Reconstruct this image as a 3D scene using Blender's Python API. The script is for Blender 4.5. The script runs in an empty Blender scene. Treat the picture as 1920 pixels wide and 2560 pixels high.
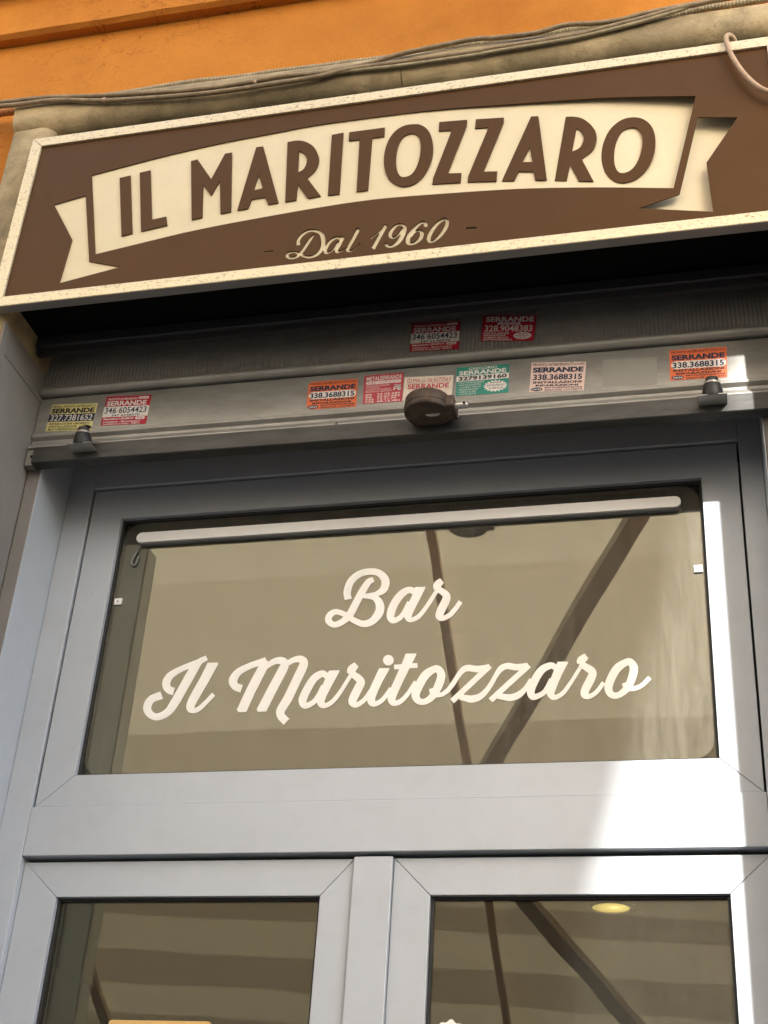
"""Shop doorway: orange wall, stone surround, brown sign, half-raised shutter, grey shopfront with lettered transom."""
import bpy, bmesh, math, random
from mathutils import Vector, Matrix

random.seed(7)
scn = bpy.context.scene
COL = scn.collection

# ------------------------------------------------------------------ camera, sky, sun, exposure
cam_d = bpy.data.cameras.new('camera')
cam = bpy.data.objects.new('camera', cam_d)
COL.objects.link(cam)
YAW, PITCH, ROLL = math.radians(15.364), math.radians(30.700), math.radians(4.0253)
fwd = Vector((-math.sin(YAW) * math.cos(PITCH), math.cos(YAW) * math.cos(PITCH), math.sin(PITCH)))
rgt = Vector((math.cos(YAW), math.sin(YAW), 0))
upv = rgt.cross(fwd)
r2 = math.cos(ROLL) * rgt + math.sin(ROLL) * upv
u2 = -math.sin(ROLL) * rgt + math.cos(ROLL) * upv
mw = Matrix((r2, u2, -fwd)).transposed().to_4x4()
mw.translation = Vector((0.6864, -2.6, 1.45))
cam.matrix_world = mw
cam_d.sensor_fit = 'VERTICAL'
cam_d.sensor_height = 24.0
cam_d.lens = 3501.83 / 2560 * 24.0
cam_d.clip_start = 0.05
cam_d.clip_end = 2000
scn.camera = cam
scn.render.resolution_x, scn.render.resolution_y = 768, 1024

SUN_DIR = Vector((0.459, -1.0, 0.58)).normalized()      # towards the sun
sun_d = bpy.data.lights.new('sun', 'SUN')
sun_d.energy = 2.15
sun_d.angle = math.radians(1.2)
sun_d.color = (1.0, 0.97, 0.93)
sun = bpy.data.objects.new('sun', sun_d)
COL.objects.link(sun)
sun.rotation_euler = SUN_DIR.to_track_quat('Z', 'Y').to_euler()
sun.location = SUN_DIR * 30

world = bpy.data.worlds.new('World')
scn.world = world
world.use_nodes = True
wt = world.node_tree
for n in list(wt.nodes):
    wt.nodes.remove(n)
wo = wt.nodes.new('ShaderNodeOutputWorld')
wb = wt.nodes.new('ShaderNodeBackground')
ws = wt.nodes.new('ShaderNodeTexSky')
ws.sky_type = 'NISHITA'
ws.sun_disc = False
ws.sun_elevation = math.asin(SUN_DIR.z)
ws.sun_rotation = math.atan2(SUN_DIR.x, SUN_DIR.y)
ws.dust_density = 2.0
wb.inputs['Strength'].default_value = 0.15
wt.links.new(ws.outputs['Color'], wb.inputs['Color'])
wt.links.new(wb.outputs['Background'], wo.inputs['Surface'])

vs = scn.view_settings
vs.view_transform = 'Standard'
vs.look = 'None'
vs.gamma = 1.0
vs.use_curve_mapping = False
vs.exposure = 2.42
scn.cycles.max_bounces = 10
scn.cycles.diffuse_bounces = 4
scn.cycles.glossy_bounces = 4
scn.cycles.transparent_max_bounces = 16
scn.cycles.caustics_reflective = False
scn.cycles.caustics_refractive = False
scn.cycles.sample_clamp_indirect = 6.0
scn.cycles.use_denoising = True

# ------------------------------------------------------------------ materials
MAT = {}


def new_mat(name):
    m = bpy.data.materials.new(name)
    m.use_nodes = True
    nt = m.node_tree
    for n in list(nt.nodes):
        nt.nodes.remove(n)
    out = nt.nodes.new('ShaderNodeOutputMaterial')
    MAT[name] = m
    return m, nt, out


def N(nt, typ, **kw):
    n = nt.nodes.new(typ)
    for k, v in kw.items():
        if k in n.inputs:
            n.inputs[k].default_value = v
        else:
            setattr(n, k, v)
    return n


def ramp(nt, src, stops):
    r = nt.nodes.new('ShaderNodeValToRGB')
    el = r.color_ramp.elements
    while len(el) < len(stops):
        el.new(0.5)
    for e, (p, c) in zip(el, stops):
        e.position = p
        e.color = c if len(c) == 4 else (*c, 1)
    nt.links.new(src, r.inputs['Fac'])
    return r.outputs['Color']


def g(v):
    return (v, v, v, 1)


def mixc(nt, fac, a, b, mode='MIX'):
    m = nt.nodes.new('ShaderNodeMix')
    m.data_type = 'RGBA'
    m.blend_type = mode
    for sock, val in ((m.inputs[0], fac), (m.inputs[6], a), (m.inputs[7], b)):
        if isinstance(val, (int, float)):
            sock.default_value = val
        elif isinstance(val, (tuple, list)):
            sock.default_value = val if len(val) == 4 else (*val, 1)
        else:
            nt.links.new(val, sock)
    return m.outputs[2]


def coords(nt, scale=(1, 1, 1), rot=(0, 0, 0)):
    geo = nt.nodes.new('ShaderNodeNewGeometry')
    mp = nt.nodes.new('ShaderNodeMapping')
    mp.inputs['Scale'].default_value = scale
    mp.inputs['Rotation'].default_value = rot
    nt.links.new(geo.outputs['Position'], mp.inputs['Vector'])
    return mp.outputs['Vector']


def noise(nt, vec, scale, detail=4, rough=0.6, dist=0.0):
    n = N(nt, 'ShaderNodeTexNoise')
    n.inputs['Scale'].default_value = scale
    n.inputs['Detail'].default_value = detail
    n.inputs['Roughness'].default_value = rough
    n.inputs['Distortion'].default_value = dist
    nt.links.new(vec, n.inputs['Vector'])
    return n.outputs['Fac']


def bump(nt, h, strength, dist):
    b = nt.nodes.new('ShaderNodeBump')
    b.inputs['Strength'].default_value = strength
    b.inputs['Distance'].default_value = dist
    nt.links.new(h, b.inputs['Height'])
    return b.outputs['Normal']


def principled(nt, out, color, rough=0.5, metal=0.0, spec=0.5, normal=None):
    p = nt.nodes.new('ShaderNodeBsdfPrincipled')
    if isinstance(color, (tuple, list)):
        p.inputs['Base Color'].default_value = color if len(color) == 4 else (*color, 1)
    else:
        nt.links.new(color, p.inputs['Base Color'])
    if isinstance(rough, (int, float)):
        p.inputs['Roughness'].default_value = rough
    else:
        nt.links.new(rough, p.inputs['Roughness'])
    p.inputs['Metallic'].default_value = metal
    p.inputs['Specular IOR Level'].default_value = spec
    if normal is not None:
        nt.links.new(normal, p.inputs['Normal'])
    nt.links.new(p.outputs['BSDF'], out.inputs['Surface'])
    return p


def simple(name, col, rough=0.5, metal=0.0, spec=0.5):
    m, nt, out = new_mat(name)
    principled(nt, out, col, rough, metal, spec)
    return m


# painted orange plaster: blotches, pits, hairline cracks
m, nt, out = new_mat('orange_plaster')
v = coords(nt)
n1 = noise(nt, v, 2.3, 5, 0.65)
n2 = noise(nt, v, 26, 5, 0.7)
n3 = noise(nt, coords(nt, (1, 1, 2.2)), 6, 5, 0.6, 0.9)
base = ramp(nt, n1, [(0.3, (0.45, 0.155, 0.018)), (0.55, (0.58, 0.218, 0.029)), (0.75, (0.67, 0.270, 0.043))])
pits = ramp(nt, n2, [(0.24, (0.42, 0.3, 0.25)), (0.34, g(1))])
base = mixc(nt, 0.75, base, pits, 'MULTIPLY')
crk = ramp(nt, n3, [(0.492, g(1)), (0.5, (0.30, 0.19, 0.13)), (0.508, g(1))])
patch = ramp(nt, noise(nt, v, 1.7, 2, 0.5), [(0.47, g(0)), (0.58, g(1))])
base = mixc(nt, patch, base, mixc(nt, 0.9, base, crk, 'MULTIPLY'))
hh = mixc(nt, 0.5, n2, crk, 'MULTIPLY')
fine = noise(nt, v, 140, 4, 0.8)
grain = ramp(nt, fine, [(0.3, g(0.8)), (0.7, g(1.0))])
base = mixc(nt, 0.8, base, grain, 'MULTIPLY')
hole = ramp(nt, noise(nt, v, 38, 2, 0.5), [(0.185, (0.15, 0.08, 0.05)), (0.215, g(1))])
base = mixc(nt, 0.9, base, hole, 'MULTIPLY')
principled(nt, out, base, 0.88, 0, 0.2, bump(nt, mixc(nt, 0.4, n2, fine), 0.5, 0.005))

# old travertine surround: grey-beige with black stains and pores
m, nt, out = new_mat('stone')
v = coords(nt)
n1 = noise(nt, v, 7, 6, 0.7)
n2 = noise(nt, v, 60, 4, 0.7)
n3 = noise(nt, coords(nt, (1, 1, 1)), 17, 3, 0.6)
base = ramp(nt, n1, [(0.25, (0.19, 0.155, 0.09)), (0.5, (0.45, 0.35, 0.19)), (0.75, (0.60, 0.475, 0.27))])
pores = ramp(nt, n2, [(0.27, g(0.12)), (0.36, g(1))])
mask = ramp(nt, n3, [(0.52, g(0)), (0.66, g(1))])
base = mixc(nt, mask, base, mixc(nt, 0.9, base, pores, 'MULTIPLY'))
grime = ramp(nt, noise(nt, v, 3.1, 6, 0.7, 0.5), [(0.40, g(0.35)), (0.6, g(1))])
base = mixc(nt, 0.6, base, grime, 'MULTIPLY')
principled(nt, out, base, 0.8, 0, 0.3, bump(nt, mixc(nt, 0.5, n1, n2), 0.9, 0.006))

# smooth grey painted lining of the doorway
m, nt, out = new_mat('lining_paint')
v = coords(nt)
n1 = noise(nt, v, 5, 5, 0.6)
base = ramp(nt, n1, [(0.3, (0.19, 0.178, 0.16)), (0.7, (0.24, 0.226, 0.205))])
sc = ramp(nt, noise(nt, coords(nt, (1, 1, 0.35)), 34, 5, 0.75, 0.4), [(0.3, g(0.45)), (0.37, g(1))])
base = mixc(nt, 0.5, base, sc, 'MULTIPLY')
principled(nt, out, base, 0.6, 0, 0.3, bump(nt, n1, 0.15, 0.003))

# silver-grey lacquered aluminium
m, nt, out = new_mat('grey_aluminium')
v = coords(nt)
n1 = noise(nt, v, 3, 4, 0.6)
n2 = noise(nt, v, 420, 2, 0.5)
base = ramp(nt, n1, [(0.3, (0.430, 0.465, 0.500)), (0.7, (0.458, 0.493, 0.528))])
scuff = ramp(nt, noise(nt, coords(nt, (0.35, 1, 1.6)), 46, 5, 0.8, 0.8), [(0.275, g(0.3)), (0.31, g(1))])
base = mixc(nt, 0.8, base, scuff, 'MULTIPLY')
dirt = ramp(nt, noise(nt, v, 13, 6, 0.75, 0.3), [(0.3, (0.72, 0.68, 0.62)), (0.55, g(1))])
base = mixc(nt, 0.16, base, dirt, 'MULTIPLY')
dots = ramp(nt, noise(nt, v, 210, 3, 0.8), [(0.23, g(0.35)), (0.27, g(1))])
base = mixc(nt, 0.7, base, dots, 'MULTIPLY')
rg = ramp(nt, n1, [(0.3, g(0.38)), (0.7, g(0.5))])
principled(nt, out, base, rg, 0.15, 0.45, bump(nt, n2, 0.12, 0.0006))

simple('rubber', (0.012, 0.012, 0.012), 0.55)
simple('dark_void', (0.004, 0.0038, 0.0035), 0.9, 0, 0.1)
simple('black_steel', (0.03, 0.03, 0.031), 0.5, 0.1, 0.4)

# galvanised shutter steel with spangle and streaks
m, nt, out = new_mat('galvanised')
v = coords(nt)
vor = N(nt, 'ShaderNodeTexVoronoi')
vor.inputs['Scale'].default_value = 190
nt.links.new(v, vor.inputs['Vector'])
n1 = noise(nt, coords(nt, (1, 1, 3)), 6, 6, 0.7)
n2 = noise(nt, v, 230, 3, 0.7)
base = ramp(nt, n1, [(0.25, (0.24, 0.232, 0.205)), (0.55, (0.35, 0.342, 0.31)), (0.8, (0.44, 0.43, 0.395))])
sp = ramp(nt, vor.outputs['Distance'], [(0.0, g(0.88)), (0.6, g(1.0))])
base = mixc(nt, 0.7, base, sp, 'MULTIPLY')
spots = ramp(nt, n2, [(0.26, g(0.35)), (0.34, g(1))])
base = mixc(nt, 0.8, base, spots, 'MULTIPLY')
rg = ramp(nt, n1, [(0.3, g(0.5)), (0.8, g(0.36))])
principled(nt, out, base, rg, 0.45, 0.5, bump(nt, n2, 0.2, 0.0008))

m, nt, out = new_mat('bar_steel')
v = coords(nt, (0.3, 1, 1.5))
n1 = noise(nt, v, 30, 6, 0.75)
base = ramp(nt, n1, [(0.3, (0.034, 0.034, 0.032)), (0.7, (0.075, 0.074, 0.068))])
principled(nt, out, base, 0.5, 0.5, 0.5, bump(nt, n1, 0.2, 0.001))

m, nt, out = new_mat('rusty_iron')
v = coords(nt)
n1 = noise(nt, v, 55, 6, 0.75)
base = ramp(nt, n1, [(0.3, (0.035, 0.024, 0.018)), (0.55, (0.075, 0.052, 0.036)), (0.78, (0.13, 0.085, 0.055))])
principled(nt, out, base, 0.62, 0.4, 0.5, bump(nt, n1, 0.35, 0.0015))
simple('bright_steel', (0.55, 0.54, 0.5), 0.35, 0.9)
simple('rust_stain', (0.16, 0.075, 0.03), 0.8)

# sign: brown sheet, cream backing, speckled trim
m, nt, out = new_mat('brown_sheet')
v = coords(nt)
n1 = noise(nt, v, 4, 5, 0.7)
n2 = noise(nt, v, 150, 3, 0.7)
base = ramp(nt, n1, [(0.3, (0.074, 0.034, 0.0095)), (0.7, (0.088, 0.041, 0.0125))])
dust = ramp(nt, n2, [(0.7, g(0)), (0.76, g(0.35))])
base = mixc(nt, dust, base, (0.3, 0.24, 0.18))
rg = ramp(nt, n1, [(0.3, g(0.3)), (0.7, g(0.42))])
principled(nt, out, base, rg, 0, 0.10)

m, nt, out = new_mat('cream_sheet')
v = coords(nt)
n1 = noise(nt, v, 9, 5, 0.7)
base = ramp(nt, n1, [(0.3, (0.64, 0.545, 0.335)), (0.7, (0.69, 0.595, 0.38))])
fl = ramp(nt, noise(nt, v, 130, 3, 0.7), [(0.25, g(0.55)), (0.3, g(1))])
base = mixc(nt, 0.8, base, fl, 'MULTIPLY')
principled(nt, out, base, 0.45, 0, 0.4)

m, nt, out = new_mat('speckled_trim')
v = coords(nt)
n1 = noise(nt, coords(nt, (1, 1, 1.4)), 125, 5, 0.8, 0.3)
lg = noise(nt, v, 2.2, 3, 0.5)
base = ramp(nt, n1, [(0.39, (0.26, 0.20, 0.12)), (0.45, (0.66, 0.57, 0.365))])
clean = ramp(nt, lg, [(0.4, g(0)), (0.6, g(1))])
base = mixc(nt, clean, base, mixc(nt, 0.55, base, (0.68, 0.59, 0.39)))
principled(nt, out, base, 0.4, 0.25, 0.5, bump(nt, n1, 0.15, 0.0008))
simple('trim_return', (0.22, 0.21, 0.2), 0.45, 0.4)

# window vinyl, light bar, small fittings
m, nt, out = new_mat('vinyl')
v = coords(nt)
n1 = noise(nt, v, 14, 4, 0.6)
base = ramp(nt, n1, [(0.3, (0.75, 0.74, 0.68)), (0.7, (0.82, 0.81, 0.75))])
principled(nt, out, base, 0.12, 0, 0.9)
simple('white_plastic', (0.8, 0.79, 0.75), 0.35)
simple('grey_plastic', (0.22, 0.23, 0.22), 0.5)
simple('gilt', (0.75, 0.5, 0.2), 0.35, 0.6)
simple('dark_wood', (0.04, 0.018, 0.012), 0.5)


def sheath(name, ca, cb):
    m, nt, out = new_mat(name)
    n1 = noise(nt, coords(nt), 45, 6, 0.75)
    base = ramp(nt, n1, [(0.3, ca), (0.7, cb)])
    principled(nt, out, base, 0.7, 0, 0.3, bump(nt, n1, 0.3, 0.001))


sheath('cable_sheath', (0.17, 0.125, 0.07), (0.38, 0.29, 0.17))
sheath('conduit_plastic', (0.24, 0.195, 0.11), (0.44, 0.37, 0.23))
sheath('pale_cable', (0.36, 0.25, 0.15), (0.50, 0.36, 0.235))
sheath('painted_conduit', (0.42, 0.17, 0.06), (0.56, 0.26, 0.10))


# coated glass: partial mirror, grey-green tint, film of dust
def glass(name, refl, tint, dust_lo, dust_hi):
    m, nt, out = new_mat(name)
    v = coords(nt)
    tr = N(nt, 'ShaderNodeBsdfTransparent')
    tr.inputs['Color'].default_value = (*tint, 1)
    gl = N(nt, 'ShaderNodeBsdfGlossy')
    gl.inputs['Color'].default_value = (1.0, 0.92, 0.69, 1)
    gl.inputs['Roughness'].default_value = 0.0
    wob = noise(nt, v, 2.2, 2, 0.5)
    nt.links.new(bump(nt, wob, 0.012, 0.05), gl.inputs['Normal'])
    mx = N(nt, 'ShaderNodeMixShader')
    mx.inputs[0].default_value = refl
    nt.links.new(tr.outputs[0], mx.inputs[1])
    nt.links.new(gl.outputs[0], mx.inputs[2])
    df = N(nt, 'ShaderNodeBsdfDiffuse')
    df.inputs['Color'].default_value = (0.70, 0.66, 0.56, 1)
    streak = noise(nt, coords(nt, (1, 1, 0.12)), 75, 4, 0.7)
    d1 = ramp(nt, streak, [(0.3, g(dust_lo)), (0.75, g(dust_hi))])
    vo = N(nt, 'ShaderNodeTexVoronoi')
    vo.inputs['Scale'].default_value = 150
    nt.links.new(coords(nt, (1, 1, 0.8)), vo.inputs['Vector'])
    dot = ramp(nt, vo.outputs['Distance'], [(0.10, g(1)), (0.32, g(0))])
    pick = ramp(nt, noise(nt, v, 11, 4, 0.8), [(0.42, g(0)), (0.64, g(dust_hi * 1.3))])
    d2 = mixc(nt, 1.0, dot, pick, 'MULTIPLY')
    dsum = mixc(nt, 1.0, d1, d2, 'ADD')
    m2 = N(nt, 'ShaderNodeMixShader')
    nt.links.new(dsum, m2.inputs[0])
    nt.links.new(mx.outputs[0], m2.inputs[1])
    nt.links.new(df.outputs[0], m2.inputs[2])
    nt.links.new(m2.outputs[0], out.inputs['Surface'])


glass('filmed_glass', 0.112, (0.50, 0.52, 0.46), 0.040, 0.115)
glass('door_glass', 0.075, (0.62, 0.63, 0.57), 0.010, 0.022)


# canvas canopy: part reflects, part lets the sun through
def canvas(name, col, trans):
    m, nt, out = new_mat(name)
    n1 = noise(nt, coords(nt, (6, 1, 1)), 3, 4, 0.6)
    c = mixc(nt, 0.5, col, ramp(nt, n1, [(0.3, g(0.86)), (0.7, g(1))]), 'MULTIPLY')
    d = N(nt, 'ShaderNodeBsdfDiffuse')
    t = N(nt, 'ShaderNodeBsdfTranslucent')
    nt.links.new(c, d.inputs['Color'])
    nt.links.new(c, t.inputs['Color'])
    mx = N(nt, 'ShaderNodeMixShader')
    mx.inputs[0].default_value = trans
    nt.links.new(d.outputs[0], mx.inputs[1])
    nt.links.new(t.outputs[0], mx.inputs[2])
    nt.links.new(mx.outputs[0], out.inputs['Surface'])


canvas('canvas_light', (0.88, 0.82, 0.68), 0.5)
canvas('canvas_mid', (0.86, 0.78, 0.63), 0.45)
canvas('canvas_dim', (0.78, 0.69, 0.53), 0.33)  # outer panels coloured darker to weaken low light and reflections, not from wear
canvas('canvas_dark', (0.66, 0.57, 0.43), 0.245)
simple('canopy_steel', (0.42, 0.42, 0.40), 0.5, 0.0)
simple('canopy_timber', (0.74, 0.66, 0.55), 0.6)

m, nt, out = new_mat('paving')
v = coords(nt)
base = ramp(nt, noise(nt, v, 8, 6, 0.7), [(0.3, (0.07, 0.066, 0.06)), (0.7, (0.12, 0.114, 0.104))])
principled(nt, out, base, 0.8)
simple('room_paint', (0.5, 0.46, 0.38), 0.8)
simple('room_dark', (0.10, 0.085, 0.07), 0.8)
m, nt, out = new_mat('lamp_glow')
e = N(nt, 'ShaderNodeEmission')
vd = N(nt, 'ShaderNodeVectorMath')
vd.operation = 'DISTANCE'
nt.links.new(coords(nt), vd.inputs[0])
vd.inputs[1].default_value = (0.135, 3.80, 3.22)
nt.links.new(ramp(nt, vd.outputs['Value'], [(0.0, (1.0, 0.86, 0.42)), (0.03, (0.62, 0.46, 0.14)), (0.085, (0.34, 0.25, 0.075))]), e.inputs['Color'])
e.inputs['Strength'].default_value = 0.75
nt.links.new(e.outputs[0], out.inputs['Surface'])
simple('lamp_ring', (0.75, 0.66, 0.5), 0.4)
simple('lamp_off', (0.10, 0.055, 0.03), 0.5)
simple('screen_paint', (0.56, 0.57, 0.52), 0.6)
simple('board_paint', (0.84, 0.80, 0.66), 0.6)


# flat printing inks
def ink(name, col):
    if name not in MAT:
        m, nt, out = new_mat(name)
        w1 = ramp(nt, noise(nt, coords(nt), 38, 5, 0.75), [(0.3, g(0.72)), (0.6, g(1))])
        c = mixc(nt, 0.7, (*col, 1), w1, 'MULTIPLY')
        sc_ = ramp(nt, noise(nt, coords(nt, (1, 1, 2)), 160, 4, 0.8), [(0.66, g(0)), (0.74, g(0.5))])
        c = mixc(nt, sc_, c, (0.42, 0.40, 0.36, 1))
        principled(nt, out, c, 0.42, 0, 0.4)
    return name


# ------------------------------------------------------------------ mesh helpers
def link(name, me, mat, parent=None):
    o = bpy.data.objects.new(name, me)
    COL.objects.link(o)
    if mat:
        me.materials.clear()
        me.materials.append(MAT[mat])
    if parent:
        o.parent = parent
    return o


def thing(name, label, cat, loc=(0, 0, 0), group=None):
    o = bpy.data.objects.new(name, None)
    COL.objects.link(o)
    o.empty_display_size = 0.05
    o.location = loc
    return tag(o, label, cat, group)


def tag(o, label, cat, group=None):
    o['label'] = label
    o['category'] = cat
    if group:
        o['group'] = group
    return o


def adopt(o, parent):
    """parent keeping the world place of o (parents carry only a location)"""
    o.parent = parent
    o.matrix_parent_inverse = Matrix.Translation(parent.location).inverted() if not parent.parent else Matrix.Identity(4)
    return o


def from_bm(name, bm, mat, parent=None, smooth=False):
    bmesh.ops.recalc_face_normals(bm, faces=bm.faces[:])
    me = bpy.data.meshes.new(name)
    bm.to_mesh(me)
    bm.free()
    if smooth:
        for p in me.polygons:
            p.use_smooth = True
    o = link(name, me, mat)
    if parent:
        adopt(o, parent)
    return o


def bm_prism(bm, poly, y0, y1, bev=0.0):
    """poly in (x, z), from front y0 to back y1"""
    a = [bm.verts.new((x, y0, z)) for x, z in poly]
    b = [bm.verts.new((x, y1, z)) for x, z in poly]
    n = len(poly)
    f = bm.faces.new(a)
    bm.faces.new(list(reversed(b)))
    for i in range(n):
        bm.faces.new((a[i], b[i], b[(i + 1) % n], a[(i + 1) % n]))
    if bev:
        bm.normal_update()
        bmesh.ops.bevel(bm, geom=list(f.edges), offset=bev, segments=2, profile=0.5, affect='EDGES')


def prism(name, poly, y0, y1, mat, parent=None, bev=0.001):
    bm = bmesh.new()
    bm_prism(bm, poly, y0, y1, bev)
    return from_bm(name, bm, mat, parent)


def rect(x0, x1, z0, z1):
    return [(x0, z0), (x1, z0), (x1, z1), (x0, z1)]


def box(name, x0, x1, y0, y1, z0, z1, mat, parent=None, bev=0.0):
    bm = bmesh.new()
    bmesh.ops.create_cube(bm, size=1)
    for v_ in bm.verts:
        v_.co = Vector((x0 + (v_.co.x + .5) * (x1 - x0), y0 + (v_.co.y + .5) * (y1 - y0), z0 + (v_.co.z + .5) * (z1 - z0)))
    if bev:
        bmesh.ops.bevel(bm, geom=bm.edges[:], offset=bev, segments=2, profile=0.5, affect='EDGES')
    return from_bm(name, bm, mat, parent)


def extrude_x(name, prof, x0, x1, mat, parent=None, smooth=False, tilt=0.0, jitter=0.0, nseg=1):
    """closed profile in (y, z) swept along x"""
    bm = bmesh.new()
    rings = []
    for k in range(nseg + 1):
        x = x0 + (x1 - x0) * k / nseg
        rings.append([bm.verts.new((x, y + random.uniform(-jitter, jitter), z - tilt * x + random.uniform(-jitter, jitter))) for y, z in prof])
    n = len(prof)
    for k in range(nseg):
        for i in range(n):
            bm.faces.new((rings[k][i], rings[k][(i + 1) % n], rings[k + 1][(i + 1) % n], rings[k + 1][i]))
    bm.faces.new(rings[0])
    bm.faces.new(list(reversed(rings[-1])))
    o = from_bm(name, bm, mat, parent)
    if smooth:
        smooth_by_angle(o)
    return o


def smooth_by_angle(o, deg=40):
    me = o.data
    for p in me.polygons:
        p.use_smooth = True
    me.set_sharp_from_angle(angle=math.radians(deg))


def arc(cx, cy, r, a0, a1, n):
    return [(cx + r * math.cos(math.radians(a0 + (a1 - a0) * i / n)), cy + r * math.sin(math.radians(a0 + (a1 - a0) * i / n))) for i in range(n + 1)]


def lathe_bm(bm, prof, seg=28, mat4=None, caps=True):
    """prof: (r, h) around local z"""
    rings = []
    for r, h in prof:
        ring = []
        for i in range(seg):
            a = 2 * math.pi * i / seg
            p = Vector((r * math.cos(a), r * math.sin(a), h))
            ring.append(bm.verts.new(mat4 @ p if mat4 else p))
        rings.append(ring)
    for k in range(len(rings) - 1):
        for i in range(seg):
            bm.faces.new((rings[k][i], rings[k][(i + 1) % seg], rings[k + 1][(i + 1) % seg], rings[k + 1][i]))
    if caps:
        bm.faces.new(list(reversed(rings[0])))
        bm.faces.new(rings[-1])


def lathe(name, prof, mat, parent=None, seg=28, mat4=None, caps=True):
    bm = bmesh.new()
    if not caps:
        prof = list(prof) + [prof[0]]
    lathe_bm(bm, prof, seg, mat4, caps)
    if not caps:
        bmesh.ops.remove_doubles(bm, verts=bm.verts[:], dist=1e-7)
    o = from_bm(name, bm, mat, parent)
    smooth_by_angle(o)
    return o


def spline(pts, n=8):
    p = [Vector(q) for q in pts]
    q = [2 * p[0] - p[1]] + p + [2 * p[-1] - p[-2]]
    o = []
    for i in range(1, len(q) - 2):
        a, b, c, d = q[i - 1], q[i], q[i + 1], q[i + 2]
        for k in range(n):
            t = k / n
            o.append(0.5 * (2 * b + (c - a) * t + (2 * a - 5 * b + 4 * c - d) * t * t + (3 * b - a - 3 * c + d) * t ** 3))
    o.append(p[-1])
    return o


def tube(name, path, r, mat, parent=None, seg=10, corr=0.0, pitch=0.0):
    """round tube; with corr/pitch a corrugated one"""
    if pitch:
        L = [0.0]
        for a, b in zip(path, path[1:]):
            L.append(L[-1] + (b - a).length)
        n = int(L[-1] / (pitch / 4))
        new, k = [], 0
        for i in range(n + 1):
            s = L[-1] * i / n
            while k < len(L) - 2 and L[k + 1] < s:
                k += 1
            t = (s - L[k]) / max(1e-9, L[k + 1] - L[k])
            new.append(path[k].lerp(path[k + 1], t))
        path = new
    bm = bmesh.new()
    rings = []
    for i, p in enumerate(path):
        d = (path[min(i + 1, len(path) - 1)] - path[max(i - 1, 0)]).normalized()
        up = Vector((0, 0, 1)) if abs(d.z) < 0.9 else Vector((1, 0, 0))
        s1 = d.cross(up).normalized()
        s2 = s1.cross(d)
        rr = r + (corr if (pitch and i % 4 in (0, 1)) else 0.0)
        rings.append([bm.verts.new(p + s1 * rr * math.cos(2 * math.pi * j / seg) + s2 * rr * math.sin(2 * math.pi * j / seg)) for j in range(seg)])
    for k in range(len(rings) - 1):
        for j in range(seg):
            bm.faces.new((rings[k][j], rings[k][(j + 1) % seg], rings[k + 1][(j + 1) % seg], rings[k + 1][j]))
    bm.faces.new(list(reversed(rings[0])))
    bm.faces.new(rings[-1])
    o = from_bm(name, bm, mat, parent)
    smooth_by_angle(o, 60)
    return o


def sheet(name, loops, y_front, thick, mat, parent=None):
    """flat sheet in the (x, z) plane cut to outline(s); inner loops become holes"""
    cu = bpy.data.curves.new(name, 'CURVE')
    cu.dimensions = '2D'
    cu.fill_mode = 'BOTH'
    cu.extrude = thick / 2
    for lp in loops:
        sp_ = cu.splines.new('POLY')
        sp_.points.add(len(lp) - 1)
        for q, (x, z) in zip(sp_.points, lp):
            q.co = (x, z, 0, 1)
        sp_.use_cyclic_u = True
    return curve_to_sheet(name, cu, lambda x, z, d: Vector((x, y_front + thick / 2 - d, z)), mat, parent)


def curve_to_sheet(name, cu, fn, mat, parent):
    tmp = bpy.data.objects.new('tmp', cu)
    COL.objects.link(tmp)
    bpy.context.view_layer.update()
    dg = bpy.context.evaluated_depsgraph_get()
    me = bpy.data.meshes.new_from_object(tmp.evaluated_get(dg))
    bpy.data.objects.remove(tmp)
    bpy.data.curves.remove(cu)
    me.name = name
    for v_ in me.vertices:
        v_.co = fn(v_.co.x, v_.co.y, v_.co.z)
    bm = bmesh.new()
    bm.from_mesh(me)
    bmesh.ops.recalc_face_normals(bm, faces=bm.faces[:])
    bm.to_mesh(me)
    bm.free()
    o = link(name, me, mat)
    if parent:
        adopt(o, parent)
    return o

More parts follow.
